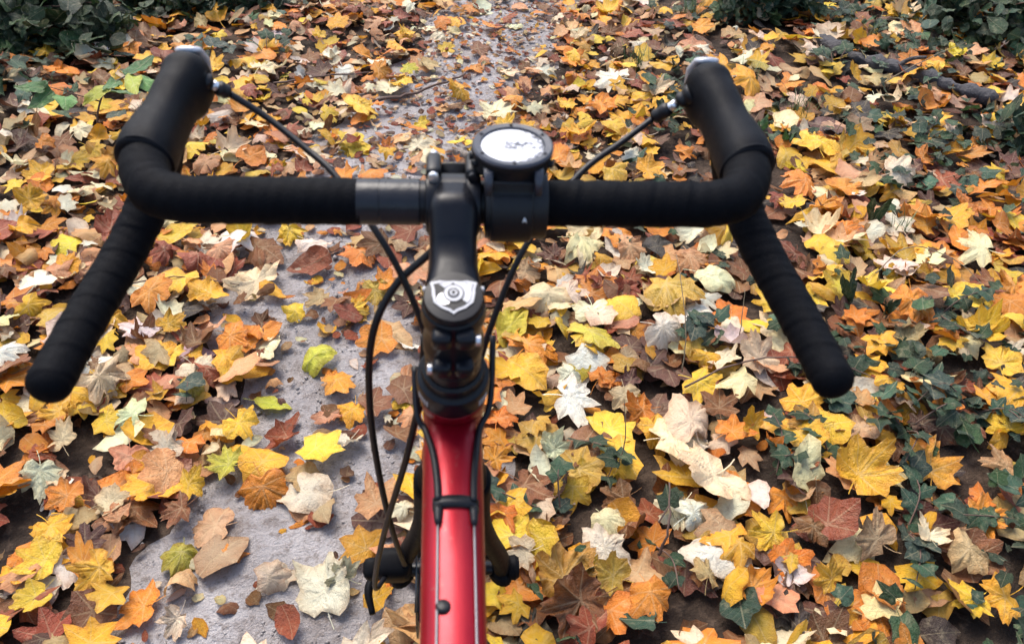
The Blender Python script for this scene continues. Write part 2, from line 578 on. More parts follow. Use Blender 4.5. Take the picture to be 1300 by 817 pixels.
COL = dict(y=(.74, .46, .030), g=(.72, .36, .016), o=(.64, .22, .016), b=(.20, .078, .022), r=(.26, .058, .020), c=(.74, .60, .37), w=(.78, .69, .53),
           p=(.12, .050, .030), t=(.44, .29, .14), l=(.46, .43, .035), m=(.48, .29, .035), d=(.045, .034, .026), e=(.58, .57, .40), k=(.60, .31, .14))
CNAME = dict(y='yellow', g='golden', o='orange', b='brown', r='russet', c='cream', w='pale whitish', p='purplish brown', t='tan', l='yellow-green',
             m='mustard', d='blackened', e='pale greenish', k='peach')
def jit(c, rg, n):
    k = np.array(c)[None] * np.exp(np.clip(rg.normal(size=(n, 1)) * .16, -.4, .12)) * np.exp(rg.normal(size=(n, 3)) * np.array([.05, .07, .09]))
    return np.clip(k, .004, .76)

# ------------------------------------------------------------------ leaf litter mass
def in_view(x, y):
    yc = np.clip((y + .47), 0, 9)
    return (y > .05) & (y < 3.4) & (np.abs(x - .12 * yc) < .25 + .66 * yc)

def litter(name, tp_key, n, rg, box, mat, size, palette, layer, tilt, curl, parent=None, keep=None):
    tp, tf = TPL[tp_key]
    x = rg.uniform(box[0], box[1], n); y = rg.uniform(box[2], box[3], n)
    if keep is not None:
        k = rg.uniform(size=n) < keep(x, y)
        x, y = x[k], y[k]
    n = len(x)
    s = size[0] * np.exp(np.clip(rg.normal(size=n) * size[1], -.9, .38))
    s = s * np.where((y > 1.35) & (np.abs(path_dist(x, y)) < .9), .80, 1.0)     # smaller leaves gather along the path
    cu = np.abs(rg.normal(size=n)) * .42 * curl + .28 * curl
    L = leaf_verts(tp, n, rg, cu, np.where(rg.uniform(size=n) < .3, rg.uniform(.45, .9, n), 1.0))
    Rm = rot_batch(rg.uniform(0, 6.283, n), rg.normal(size=n) * tilt, rg.normal(size=n) * tilt)
    W = np.einsum('nij,nvj->nvi', Rm, L * s[:, None, None])
    h = rg.uniform(layer[0], layer[1], n)
    zmin = W[:, :, 2].min(1)
    W[:, :, 0] += x[:, None]; W[:, :, 1] += y[:, None]
    W[:, :, 2] += (gz(x, y) + h + .010 - .45 * zmin)[:, None]
    cols = np.zeros((n, 3))
    pk = palette(x, y, rg)
    for key in set(pk):
        m = pk == key
        cols[m] = jit(COL[key], rg, m.sum())
    F = (tf[None] + (np.arange(n) * len(tp))[:, None, None]).reshape(-1, 3)
    return W.reshape(-1, 3), F, tpl_lp(tp, rg.uniform(0, 90, n)).reshape(-1, 3), tpl_col(tp, cols).reshape(-1, 4)

def build_litter(name, sets, mat, label):
    V, F, Lp, Cc = [], [], [], []
    o = 0
    for v, f, l, c in sets:
        V.append(v); F.append(f + o); Lp.append(l); Cc.append(c); o += len(v)
    me = np_mesh(name, np.concatenate(V), np.concatenate(F))
    leaf_attrs(me, np.concatenate(Lp), np.concatenate(Cc))
    ob = link_mesh(name, me, mat)
    tag(ob, label, None, None, 'stuff')
    return ob

def pick(rg, n, wts):
    ks = list(wts); p = np.array([wts[k] for k in ks], float)
    return np.array(ks)[rg.choice(len(ks), n, p=p / p.sum())]

def pal_under(x, y, rg):
    d = path_dist(x, y)
    a = pick(rg, len(x), dict(b=3, r=3, p=2, t=2, o=2.4, k=2.2, c=1.8, g=1.4, d=.4, w=1.2))
    bR = pick(rg, len(x), dict(b=4.5, d=1.8, p=2, t=2.2, o=1.6, m=1.6, c=1, r=2, g=.9))
    return np.where(d > .35, bR, a)

def drift(x, y):
    return np.sin(3.1 * x + 1.7 * y + .6) * np.sin(2.3 * y - 2.9 * x + 1.1) + .5 * np.sin(7.3 * x - 4.1 * y) * np.sin(6.1 * y + 2.0 * x)

def pal_top(x, y, rg):
    d = path_dist(x, y)
    n = len(x)
    f = drift(x, y) + rg.normal(size=n) * .35
    gold = pick(rg, n, dict(g=4.5, y=4, o=3.2, c=1.4, m=.9, k=.8, b=1.0, r=.7))
    pale = pick(rg, n, dict(c=4, w=3.4, k=2.2, t=2.0, y=1.6, g=1.4, b=1.2, r=.8, o=1.0))
    rust = pick(rg, n, dict(r=3.0, b=2.6, o=3.2, p=1.6, k=2.2, g=1.4, c=1.4, w=1.0, t=1.0))
    lim = np.where(d > .3, -.95, np.where(d < -.3, -.45, -.25))
    return np.where(f > lim + .70, gold, np.where(f > lim, pale, rust))

def keep_under(x, y):
    d = path_dist(x, y)
    k = np.where((d > -.24) & (d < .19), .08, 1.0)
    k = np.where(y > 1.7, np.maximum(k, .12), k)
    k = k * np.where((d > .45) & (y < .8), .6, 1.0)
    return k * np.where(in_view(x, y), 1.0, .45)

def keep_top(x, y):
    d = path_dist(x, y)
    c = np.exp(-((d + .03) / .25) ** 2)
    k = 1 - np.where(y > 1.35, .95, .82) * np.where(y > 1.35, np.exp(-((d + .02) / .30) ** 2), c)
    k = k * np.where(((x < -.85) & (y > 1.75)) | ((d > .6) & (y > 1.5)), .6, 1.0)
    k = k * np.where(d > .45, .72, 1.0)
    k = k * np.where((d > .45) & (y < .8), .65, 1.0)
    return k * np.where(in_view(x, y), 1.0, .40)

def keep_frag(x, y):
    d = path_dist(x, y)
    return np.exp(-(d / .45) ** 2) * np.clip((y - .9) / .8, .22, 1.0)

rg = np.random.default_rng(5)
BX = (-3.0, 3.4, -1.2, 5.2)
Rr = lambda d: R(d)
sets_m = [litter('u', 'ML', 9500, rg, BX, None, (.049, .25), pal_under, (0, .012), R(13), .9, keep=keep_under),
          litter('t', 'ML', 10000, rg, BX, None, (.0435, .30), pal_top, (.008, .030), R(15), .9, keep=keep_top),
          litter('far', 'MF', 5000, rg, (-9, 10, 4.6, 16), None, (.05, .2), pal_top, (0, .03), R(16), .8),
          litter('side', 'MF', 3500, rg, (-8, 9, -6, 5), None, (.05, .2), pal_top, (0, .02), R(16), .8,
                 keep=lambda x, y: ((x < -2.9) | (x > 3.3) | (y < -1.1)) * 1.0)]
build_litter('maple_leaf_litter', sets_m, MT['maple'], 'deep carpet of brown, cream and golden fallen maple leaves')
sets_o = [litter('u', 'OL', 5200, rg, BX, None, (.036, .25), pal_under, (0, .012), R(13), 1.0, keep=keep_under),
          litter('t', 'OL', 5600, rg, BX, None, (.036, .25), pal_top, (.006, .026), R(18), 1.2, keep=keep_top)]
build_litter('oval_leaf_litter', sets_o, MT['oval'], 'carpet of small curled russet and tan oval leaves')
frag = [litter('f', 'OL', 20000, rg, (-1.2, 1.4, -.3, 4.6), None, (.015, .45), lambda x, y, r_: pick(r_, len(x), dict(b=3, r=4, p=2, k=3.5, t=2.5, c=2, w=1.6, o=2, g=1)),
               (0, .006), R(12), 1.1, keep=keep_frag)]
build_litter('leaf_fragments', frag, MT['oval'], 'crumbled russet leaf scraps trodden into the grey path')

# ------------------------------------------------------------------ single leaves lying on top of the litter
TOP_LEAVES = """
-1.11 2.55 80 gO; -1.30 2.62 95 oM; -1.25 2.22 74 gM; -1.17 2.10 67 oO; -1.03 2.30 71 oO; -0.70 1.76 48 cM; -0.60 1.68 96 cM; -0.53 1.64 74 oO; -0.60
2.23 100 cM; -0.45 2.50 59 yM; -0.36 1.89 64 yM; -0.28 1.73 66 yM; -0.64 1.60 54 kO; -1.04 1.54 81 gM; -0.96 1.67 74 yM; -0.99 1.61 74 yM; -0.89 1.59
72 gM; -1.15 1.97 73 oO; -1.03 1.42 66 gM; -1.01 1.75 73 cM; -0.15 2.52 60 yM; -0.18 2.40 79 gM; -0.02 2.41 74 yM; -0.03 2.48 65 cM; -0.23 2.21 75 oM;
-0.15 2.14 86 yM; -0.19 2.10 73 cM; 0.03 2.07 97 gM; -0.07 2.29 72 wM; 0.08 2.27 64 oM; 0.19 2.25 67 cM; -0.27 1.93 93 yM; -0.09 1.88 57 yM; 0.14 1.98
107 cM; 0.16 1.86 64 yM; 0.22 1.84 69 gM; 0.23 2.10 49 rM; 0.39 2.30 91 oM; 0.45 2.50 77 cM; 0.52 2.13 115 wM; 0.69 2.22 77 yO; 0.35 1.97 62 gM; 0.37
1.79 91 gM; 0.30 1.66 78 oM; -0.26 1.74 99 yM; -0.18 1.73 48 oM; -0.09 1.74 99 cM; 0.49 1.65 61 wM; 0.63 2.06 79 cM; 0.56 1.92 71 gM; 0.38 2.07 64 cM;
0.53 1.58 90 gM; 0.58 2.74 105 gM; 0.39 2.64 74 cM; 0.49 2.69 69 oM; 0.43 1.57 76 yM; -0.14 2.24 56 lM; 0.93 2.06 109 gM; 1.31 2.42 99 cM; 1.21 2.28
90 cM; 1.04 1.71 140 gM; 0.99 1.85 66 cO; 0.95 1.59 69 yM; 0.94 1.50 97 oM; 1.17 1.61 79 kM; 1.61 2.65 70 gM; 1.59 2.32 65 oM; 1.58 2.18 83 yM; 1.78
2.31 86 kM; 1.86 2.51 80 yM; 1.45 1.78 107 wM; 1.20 1.53 99 cM; 1.31 1.62 75 oM; 1.29 1.96 58 wM; 1.34 2.09 106 tM; 1.70 2.28 75 yM; 0.87 1.39 69 yM;
0.94 1.38 81 oM; 1.48 1.99 74 kM; 1.20 1.82 70 tM; -0.65 1.31 68 yO; -0.66 1.08 80 oM; -0.53 1.08 87 gM; -0.87 1.17 60 gM; -0.89 1.01 77 gM; -0.65
0.96 76 wM; -0.60 0.98 60 gM; -0.51 0.84 69 wM; -0.51 0.79 52 yM; -0.50 1.29 75 yM; -0.33 1.26 82 wM; -0.39 1.31 72 yM; -0.32 1.19 77 rO; -0.46 0.93
75 oM; -0.40 0.92 78 cM; -0.34 1.03 55 yM; -0.28 0.87 68 lO; -0.35 0.76 49 lO; -0.40 0.69 68 yM; -0.22 1.02 69 yM; -0.29 1.08 67 tM; -0.31 0.67 80 rM;
-0.73 0.71 77 gM; -0.68 0.79 92 cM; -0.24 0.72 58 kM; -0.23 0.81 54 tM; -0.60 0.71 71 eM; -1.01 1.31 67 gM; -0.54 1.23 70 kM; -0.44 1.13 106 cM; -0.72
0.98 83 gM; -0.58 1.20 62 rO; -0.41 1.00 58 bM; -0.21 1.23 89 oM; -0.22 1.03 69 yM; -0.17 1.09 64 mM; 0.31 1.23 109 cM; 0.35 1.17 56 gM; 0.42 1.20 67
kM; 0.49 1.21 64 dO; 0.45 1.13 55 wM; 0.47 1.03 124 mM; 0.24 1.01 62 yM; 0.26 1.04 70 cM; 0.31 0.99 79 wM; 0.29 0.90 103 lM; 0.16 0.88 105 oM; 0.15
0.81 77 gO; 0.09 0.81 73 oM; 0.13 0.95 81 lO; 0.24 0.79 54 wM; 0.23 0.73 102 wM; 0.30 0.78 70 oM; 0.36 0.77 60 pM; 0.44 0.89 83 wM; 0.09 0.68 72 oM;
-0.19 0.73 61 gM; -0.09 0.75 59 yM; -0.09 0.82 54 kM; 0.34 0.73 62 cM; 0.37 0.69 67 oM; 0.17 1.13 65 tM; 0.15 1.01 83 kM; 0.48 1.37 80 gM; 0.32 1.30
73 cM; 0.55 1.15 74 kM; 0.39 1.06 61 rM; 0.24 1.19 67 pM; 0.96 1.26 101 oM; 1.12 1.32 84 wM; 0.71 0.98 91 yM; 0.63 0.81 98 cM; 0.55 0.82 75 wM; 0.49
0.76 76 yM; 1.04 1.12 82 wM; 1.00 0.96 91 oM; 0.93 1.03 97 yM; 0.66 1.28 74 yM; 0.59 1.27 81 wM; 0.73 1.28 74 cM; 0.60 1.07 68 cO; 1.13 1.19 61 gM;
0.58 1.15 67 oM; 0.68 0.69 90 gM; 0.95 0.70 85 oM; 0.86 0.73 63 gM; 1.12 0.78 88 yM; 1.28 1.04 80 oM; 1.15 0.99 89 yM; 0.74 0.73 73 cM; 1.27 1.18 103
cM; 0.45 0.64 120 cM; 0.52 0.69 71 bM; 1.16 1.14 75 bM; 0.80 1.15 75 rM; -0.67 0.46 76 gM; -0.56 0.37 73 yM; -0.65 0.33 61 yM; -0.48 0.31 73 oM; -0.44
0.40 69 lM; -0.33 0.53 91 oM; -0.26 0.52 72 eO; -0.46 0.54 64 yM; -0.52 0.63 63 wM; -0.40 0.46 72 tM; -0.27 0.36 56 cM; -0.20 0.32 115 eM; -0.40 0.59
68 lM; -0.58 0.61 68 kM; -0.72 0.57 75 eM; -0.71 0.65 66 cM; -0.70 0.41 51 oM; -0.56 0.47 59 kM; -0.46 0.49 62 bM; -0.42 0.28 56 cM; -0.59 0.51 59 cM;
-0.66 0.52 73 oM; -0.60 0.42 64 pM; -0.19 0.65 79 wM; 0.10 0.41 72 yM; 0.12 0.37 63 cM; 0.18 0.32 102 mM; 0.41 0.61 115 cM; 0.19 0.60 56 wM; 0.16 0.56
52 wO; 0.13 0.52 93 bM; 0.08 0.58 63 oM; 0.25 0.37 71 eM; 0.26 0.32 61 mM; 0.31 0.28 68 oM; 0.39 0.45 74 cM; 0.20 0.27 107 bM; 0.23 0.55 80 mM; 0.26
0.43 54 cM; -0.08 0.47 46 wM; -0.10 0.37 46 kM; -0.17 0.35 51 eM; 0.30 0.48 69 bM; 0.47 0.52 122 cM; 0.64 0.53 81 cO; 0.73 0.51 115 gM; 0.86 0.51 115
gM; 0.54 0.39 75 yM; 0.41 0.43 76 wM; 0.43 0.35 71 wO; 0.71 0.37 88 tM; 0.80 0.37 67 cM; 0.91 0.41 75 oM; 0.85 0.34 80 tM; 1.01 0.52 87 kM; 0.41 0.31
64 tM; 0.48 0.29 71 oM; 0.55 0.31 62 wM; 0.68 0.27 64 oM; 0.83 0.26 66 yM; 0.88 0.26 69 gM; 0.77 0.62 81 tM; 0.68 0.63 82 mM; 0.53 0.63 81 oM; 0.60
0.58 74 oM; 1.06 0.61 76 yM; 0.61 0.30 57 yM; 0.61 0.40 68 bM; 0.89 0.62 67 pM
"""
ANCH = [((-1.0, 1.92), 'beside the green sapling'), ((1.16, 2.75), 'under the dark ivy shrub'), ((-1.35, 2.45), 'by the dark bramble bush'),
        ((1.47, 2.16), 'beside the dark fallen branch'), ((.63, 2.28), 'by the path-edge grass tuft'), ((1.05, 1.92), 'in grass beyond the right hood'),
        ((.66, .78), 'beside the thin bent twig'), ((.59, .89), 'beside the blue-green ivy sprig'), ((1.05, 1.34), 'by the tall green blade leaf'),
        ((1.0, .66), 'among dark bank ivy'), ((.25, .5), 'in ivy by the front wheel'), ((-.25, 1.3), 'on the bare trodden dirt'),
        ((-.22, .75), 'on the bare dirt beside the cables'), ((-.33, .35), 'on grey dirt by the fork'), ((.1, 2.3), 'on the far scuffed part of the path'),
        ((-.75, .95), 'in the litter under the left drop'), ((-.75, 1.5), 'in the litter under the left hood'), ((.45, 1.35), 'in the litter under the right bar top'),
        ((.35, 1.75), 'in the litter beyond the watch'), ((-.45, 2.1), 'in the litter beyond the left brake cable'), ((-.62, .4), 'in the litter below the left bar end')]
def place(x, y):
    return min(ANCH, key=lambda a: (a[0][0] - x) ** 2 + (a[0][1] - y) ** 2)[1]

rg = np.random.default_rng(21)
items = []
for q in TOP_LEAVES.replace('\n', ' ').split(';'):
    a = q.split()
    items.append((float(a[0]), float(a[1]), float(a[2]) / 1000, a[3][0], a[3][1]))
xs_ = rg.uniform(-1.5, 1.9, 900); ys_ = rg.uniform(.3, 3.0, 900)
okm = in_view(xs_, ys_) & (np.abs(path_dist(xs_, ys_)) > .12)
extra = [(x, y) for x, y in zip(xs_[okm], ys_[okm])]
cnt = 0
for x, y in extra:
    if cnt >= 56: break
    if min((x - i[0]) ** 2 + (y - i[1]) ** 2 for i in items) > .085 ** 2:
        key = str(pal_top(np.array([x]), np.array([y]), rg)[0])
        items.append((float(x), float(y), float(rg.uniform(.055, .095)), key, 'M' if rg.uniform() < .75 else 'O'))
        cnt += 1
LEAVES = []
for x, y, wd, key, kind in items:
    tp, tf = TPL['MH' if kind == 'M' else 'OH']
    s = 1.05 * wd / (1.62 if kind == 'M' else 1.30)
    if kind == 'O': s *= .95
    cu = np.array([rg.choice([.45, .7, 1.05], p=[.4, .4, .2])])
    L = leaf_verts(tp, 1, rg, cu)[0] * s
    tl = R(12)
    tx, ty = rg.normal() * tl + R(8), rg.normal() * tl      # most lean a little back towards the rider
    Rm = rot_batch(np.array([rg.uniform(0, 6.283)]), np.array([tx]), np.array([ty]))[0]
    W = L @ Rm.T
    body = W[tp[:, 2] > -.5]
    base = Vector((x, y, float(gz(x, y)) + (.036 if abs(path_dist(x, y)[0]) > .17 else .014)))
    W[:, 2] -= .55 * body[:, 2].min()
    name = 'maple_leaf' if kind == 'M' else 'oval_leaf'
    me = np_mesh(name, W, tf)
    cols = jit(COL[key], rg, 1)
    leaf_attrs(me, tpl_lp(tp, rg.uniform(0, 90, 1))[0], tpl_col(tp, cols)[0])
    o = link_mesh(name, me, MT['maple' if kind == 'M' else 'oval'])
    o.location = base
    sz = 'large ' if wd > .088 else ('small ' if wd < .062 else '')
    st = 'curled ' if cu[0] > 1 else ('flat ' if cu[0] < .5 else '')
    kn = 'maple' if kind == 'M' else 'oval'
    LEAVES.append((o, f'{sz}{st}{CNAME[key]} {kn} leaf', place(x, y), x, y, f'{CNAME[key]} {kn} leaf', kn))
labels = {}
for e in LEAVES:
    labels.setdefault(e[1] + ' ' + e[2], []).append(e)
for lab, es in labels.items():
    for k, e in enumerate(es):
        text = lab
        if len(es) > 1:                    # look-alikes: name the leaf each one touches
            near = min((f for f in LEAVES if f[0] is not e[0]), key=lambda f: (f[3] - e[3]) ** 2 + (f[4] - e[4]) ** 2)
            text = f'{e[1]} beside {near[5]}, {e[2]}'
        tag(e[0], text, 'leaf', f'fallen {e[6]} leaves')

# grit and pebbles pressed into the dirt
rg = np.random.default_rng(63)
n = 4200
py_ = rg.uniform(.1, 4.0, n)
px_ = np.interp(py_, _pp[::-1, 1], _pp[::-1, 0]) + rg.normal(size=n) * .14
oc = np.array([(1, 0, 0), (-1, 0, 0), (0, 1, 0), (0, -1, 0), (0, 0, 1), (0, 0, -1)], float)
of = np.array([(0, 2, 4), (2, 1, 4), (1, 3, 4), (3, 0, 4), (2, 0, 5), (1, 2, 5), (3, 1, 5), (0, 3, 5)])
s_ = .0022 * np.exp(rg.normal(size=n) * .5)
Vg = oc[None] * s_[:, None, None] * rg.uniform(.6, 1.3, (n, 6, 1))
Vg[:, :, 2] *= .7
Vg += np.stack([px_, py_, gz(px_, py_) + .008], -1)[:, None]
gme = np_mesh('grit', Vg.reshape(-1, 3), (of[None] + (np.arange(n) * 6)[:, None, None]).reshape(-1, 3))
tag(link_mesh('grit', gme, simple('grit_stone', (.24, .22, .21), .8, var=.7, nscale=35)), 'grit and tiny pebbles pressed into the grey path', None, None, 'stuff')

# ------------------------------------------------------------------ green plants, twigs, branch
GRN = dict(dark=(.024, .060, .018), teal=(.026, .066, .036), mid=(.060, .17, .045), light=(.12, .27, .06), lime=(.34, .36, .04), bramble=(.028, .048, .022))
def green_leaf_mesh(key, col, rg, curl=.5, squash=1.0):
    tp, tf = TPL[key]
    L = leaf_verts(tp, 1, rg, np.array([curl]), np.array([squash]))[0]
    if key == 'OH':
        L[:, 1] += .93                      # origin at the stalk
    else:
        L[:, 1] += .12
    me = np_mesh('leaf', L, tf)
    leaf_attrs(me, tpl_lp(tp, rg.uniform(0, 90, 1))[0], tpl_col(tp, jit(col, rg, 1))[0])
    me.materials.append(MT['green'])
    me.polygons.foreach_set('use_smooth', [True] * len(me.polygons))
    return me
rg = np.random.default_rng(8)
GM = {}
for cn in GRN:
    for sh, key, sq in (('ivy', 'IV', 1), ('oval', 'OH', .8), ('blade', 'OH', .45)):
        GM[cn, sh] = [green_leaf_mesh(key, GRN[cn], rg, .5, sq) for _ in range(3)]

def put_leaf(parent, me, pos, direction, size, tilt):
    """leaf with its stalk at pos, pointing along direction (angle in plan), raised by tilt"""
    o = bpy.data.objects.new('leaf', me)
    C.objects.link(o)
    o.parent = parent
    o.location = Vector(pos) - parent.location
    o.rotation_euler = (tilt, random.uniform(-.35, .35), direction - math.pi / 2)
    o.scale = (size, size, size)
    return o

def sprig(name, x, y, label, cat, group, stems, col, shape, size, mat_stem='twig'):
    """stems: list of plan polylines with heights, leaves hang along them"""
    z0 = float(gz(x, y)) + .012
    root = empty(name, (x, y, z0))
    tag(root, label, cat, group)
    for pts, nl in stems:
        P = cr([(x + a, y + b, z0 + c) for a, b, c in pts], 5)
        obj('stem', sweep(P, np.linspace(.0018, .0009, len(P)), 6), MT[mat_stem], root)
        for k in range(nl):
            i = int((k + .6) / nl * (len(P) - 1))
            t_ = P[min(i + 1, len(P) - 1)] - P[i - 1 if i else 0]
            a = math.atan2(t_[1], t_[0]) + (1 if k % 2 else -1) * random.uniform(.5, 1.2)
            c = col if isinstance(col, str) else random.choice(col)
            put_leaf(root, random.choice(GM[c, shape]), P[i], a, size * random.uniform(.75, 1.25), random.uniform(-.2, .7))
    return root

# ivy trailing through the litter
IVY = [(.59, .89, 'blue-green ivy sprig with round leaves on a bending stem', 'teal', 1), (.24, .64, 'little dark ivy sprig close to the front wheel', 'dark', 1),
       (.19, .46, 'two-stemmed teal ivy sprig beside the red top tube', 'teal', 2), (.33, .58, 'dark ivy sprig with leaves laid across orange leaves', 'dark', 1),
       (.33, .40, 'dense dark ivy sprig at the foot of the bank', 'dark', 2), (1.07, .95, 'teal ivy sprig spread over yellow leaves', 'teal', 2),
       (1.01, .66, 'large teal ivy plant on the dark bank', 'teal', 3), (.70, .82, 'low dark ivy sprig by the thin bent twig', 'dark', 2),
       (.70, .57, 'dark ivy sprig beside a big golden leaf', 'dark', 2), (.59, .53, 'dark ivy sprig beside a big cream maple leaf', 'dark', 1),
       (.86, .62, 'dark ivy plant between golden leaves on the bank', 'dark', 3), (1.35, 1.74, 'dark ivy plant below the fallen branch', 'dark', 3),
       (1.26, 2.2, 'ivy plant climbing over the fallen branch', 'dark', 3), (.47, .92, 'small teal ivy sprig with an upright stem', 'teal', 1),
       (1.0, .42, 'dark ivy plant among brown leaves low on the bank', 'dark', 3), (.78, .40, 'teal ivy sprig under cream leaves low on the bank', 'teal', 2),
       (-.6, 2.34, 'dark ivy plant trailing beyond the left brake cable', 'dark', 3), (-.78, 2.28, 'teal ivy plant trailing near the left brake hood', 'teal', 3),
       (-.52, .83, 'single teal ivy sprig under the left drop', 'teal', 1), (1.45, 2.55, 'dark ivy plant at the edge of the shrub', 'dark', 3),
       (1.62, 1.5, 'dark ivy plant on the bank beside cream leaves', 'dark', 3), (1.15, 1.55, 'dark ivy plant between orange leaves on the bank', 'dark', 2)]
for x, y, lab, col, ns in IVY:
    st = []
    for k in range(ns):
        a = random.uniform(0, 6.28); ln = random.uniform(.08, .15)
        b = a + random.uniform(-.6, .6)
        st.append(([(0, 0, .01), (math.cos(a) * ln * .5, math.sin(a) * ln * .5, random.uniform(.035, .07)),
                    (math.cos(b) * ln, math.sin(b) * ln, random.uniform(.03, .06))], random.randint(3, 5)))
    sprig('ivy_sprig', x, y, lab, 'ivy', 'ivy sprigs in the litter', st, col, 'ivy', .032)

# upright dark blade leaves
for x, y, h, lab in ((1.05, 1.32, .10, 'tall dark green blade leaf standing beside an orange leaf'), (.87, .98, .09, 'upright dark green blade leaf beside the right drop'),
                     (.94, .94, .06, 'short dark green blade leaves beside cream leaves'), (.90, 1.80, .07, 'fresh green upright leaf pair beyond the right hood'),
                     (.96, 1.74, .06, 'small fresh green upright leaf beside curled cream leaf')):
    z0 = float(gz(x, y)) + .01
    r_ = empty('blade_plant', (x, y, z0)); tag(r_, lab, 'plant', 'upright green leaf plants')
    obj('stem', sweep(cr([(x, y, z0), (x + .004, y, z0 + .02), (x, y + .004, z0 + .045)], 4), .002, 6), MT['drystem'], r_)
    cn = 'mid' if 'fresh' in lab else 'dark'
    for k in range(3 if 'fresh' in lab or 'leaves' in lab else 2):
        put_leaf(r_, random.choice(GM[cn, 'blade']), (x, y, z0 + .02), random.uniform(0, 6.28), h * .5 * random.uniform(.8, 1.1), random.uniform(1.0, 1.4))

# sapling with green leaves on the left verge
x, y = -.97, 1.78
z0 = float(gz(x, y))
sp_ = empty('sapling', (x, y, z0)); tag(sp_, 'young sapling with broad green and yellowing oval leaves', 'sapling')
P = cr([(x, y, z0), (x + .01, y - .01, z0 + .08), (x + .06, y - .02, z0 + .17), (x + .13, y - .02, z0 + .21)], 6)
obj('stem', sweep(P, np.linspace(.0035, .0015, len(P)), 7), MT['twig'], sp_)
P2 = cr([P[9], (x - .02, y - .04, z0 + .16), (x - .07, y - .06, z0 + .19)], 5)
obj('branch', sweep(P2, np.linspace(.0022, .001, len(P2)), 6), MT['twig'], sp_)
for pos, a, s, cn in ((P[-1], -.5, .050, 'light'), (P[-2], .9, .046, 'mid'), (P[-4], -1.6, .050, 'mid'), (P[-6], -2.2, .048, 'lime'), (P[-8], .2, .045, 'mid'),
                      (P2[-1], 3.0, .048, 'mid'), (P2[-2], -2.0, .052, 'mid'), (P2[-4], -1.2, .045, 'light'), (P[-1], -1.2, .05, 'lime'), (P2[-1], -2.6, .045, 'mid')):
    put_leaf(sp_, random.choice(GM[cn, 'oval']), pos, a, s, random.uniform(-.45, .25))

# leafy shrubs: dark domes of small leaves with stems
def shrub(name, x, y, rx, ry, h, n, cols, tp_key, size, label, cat, seed):
    rg = np.random.default_rng(seed)
    z0 = float(gz(x, y))
    root = empty(name, (x, y, z0)); tag(root, label, cat)
    for k in range(7):
        a = rg.uniform(0, 6.28)
        P = cr([(x, y, z0 - .01), (x + math.cos(a) * rx * .3, y + math.sin(a) * ry * .3, z0 + h * .55),
                (x + math.cos(a) * rx * .75, y + math.sin(a) * ry * .75, z0 + h * rg.uniform(.6, .95))], 5)
        obj('stem', sweep(P, np.linspace(.006, .002, len(P)), 6), MT['twig'], root)
    tp, tf = TPL[tp_key]
    th = rg.uniform(0, 6.283, n); rr = rg.uniform(.35, 1, n) ** .6; el = np.arcsin(rg.uniform(0, 1, n))
    lump = 1 + .22 * np.sin(3 * th + seed) + .15 * np.sin(7 * th + 2 * el * 3)
    px = x + np.cos(th) * np.cos(el) * rr * rx * lump
    py = y + np.sin(th) * np.cos(el) * rr * ry * lump
    pz = z0 + .02 + np.sin(el) * rr * h * lump
    s = size * np.exp(rg.normal(size=n) * .25)
    L = leaf_verts(tp, n, rg, np.full(n, .6)) * s[:, None, None]
    W = np.einsum('nij,nvj->nvi', rot_batch(rg.uniform(0, 6.283, n), rg.normal(size=n) * .6, rg.normal(size=n) * .6), L)
    W += np.stack([px, py, pz], -1)[:, None]
    cc = np.array([GRN[cols[i]] for i in rg.integers(0, len(cols), n)]) * np.exp(rg.normal(size=(n, 1)) * .25)
    F = (tf[None] + (np.arange(n) * len(tp))[:, None, None]).reshape(-1, 3)
    me = np_mesh('foliage', W.reshape(-1, 3), F)
    leaf_attrs(me, tpl_lp(tp, rg.uniform(0, 90, n)).reshape(-1, 3), tpl_col(tp, cc).reshape(-1, 4))
    o = link_mesh('foliage', me, MT['green'], root)
    o['kind'] = 'stuff'
    return root
shrub('ivy_shrub', 1.17, 2.74, .20, .17, .22, 700, ('dark', 'teal', 'bramble'), 'IV', .030, 'low shrub smothered in dark ivy beside the path', 'shrub', 3)
shrub('bramble_bush', -1.40, 2.46, .38, .26, .20, 1000, ('bramble', 'dark', 'dark'), 'OL', .032, 'dark bramble bush with small leaves on the left verge', 'bush', 4)
shrub('bramble_bush', -1.50, 1.95, .18, .22, .12, 400, ('bramble', 'teal', 'dark'), 'OL', .028, 'low dark bramble clump between bush and sapling', 'bush', 6)
shrub('bramble_bush', -.95, 2.76, .34, .13, .10, 600, ('bramble', 'dark'), 'OL', .024, 'flat dark bramble mat at the edge of the leaf carpet', 'bush', 7)
shrub('bramble_bush', 1.72, 1.72, .16, .2, .10, 300, ('bramble', 'dark', 'teal'), 'OL', .026, 'low dark bramble clump below the fallen branch', 'bush', 12)
shrub('bramble_bush', 2.0, 2.62, .34, .3, .20, 700, ('bramble', 'dark', 'teal'), 'OL', .03, 'dark bramble bush behind the fallen branch', 'bush', 9)

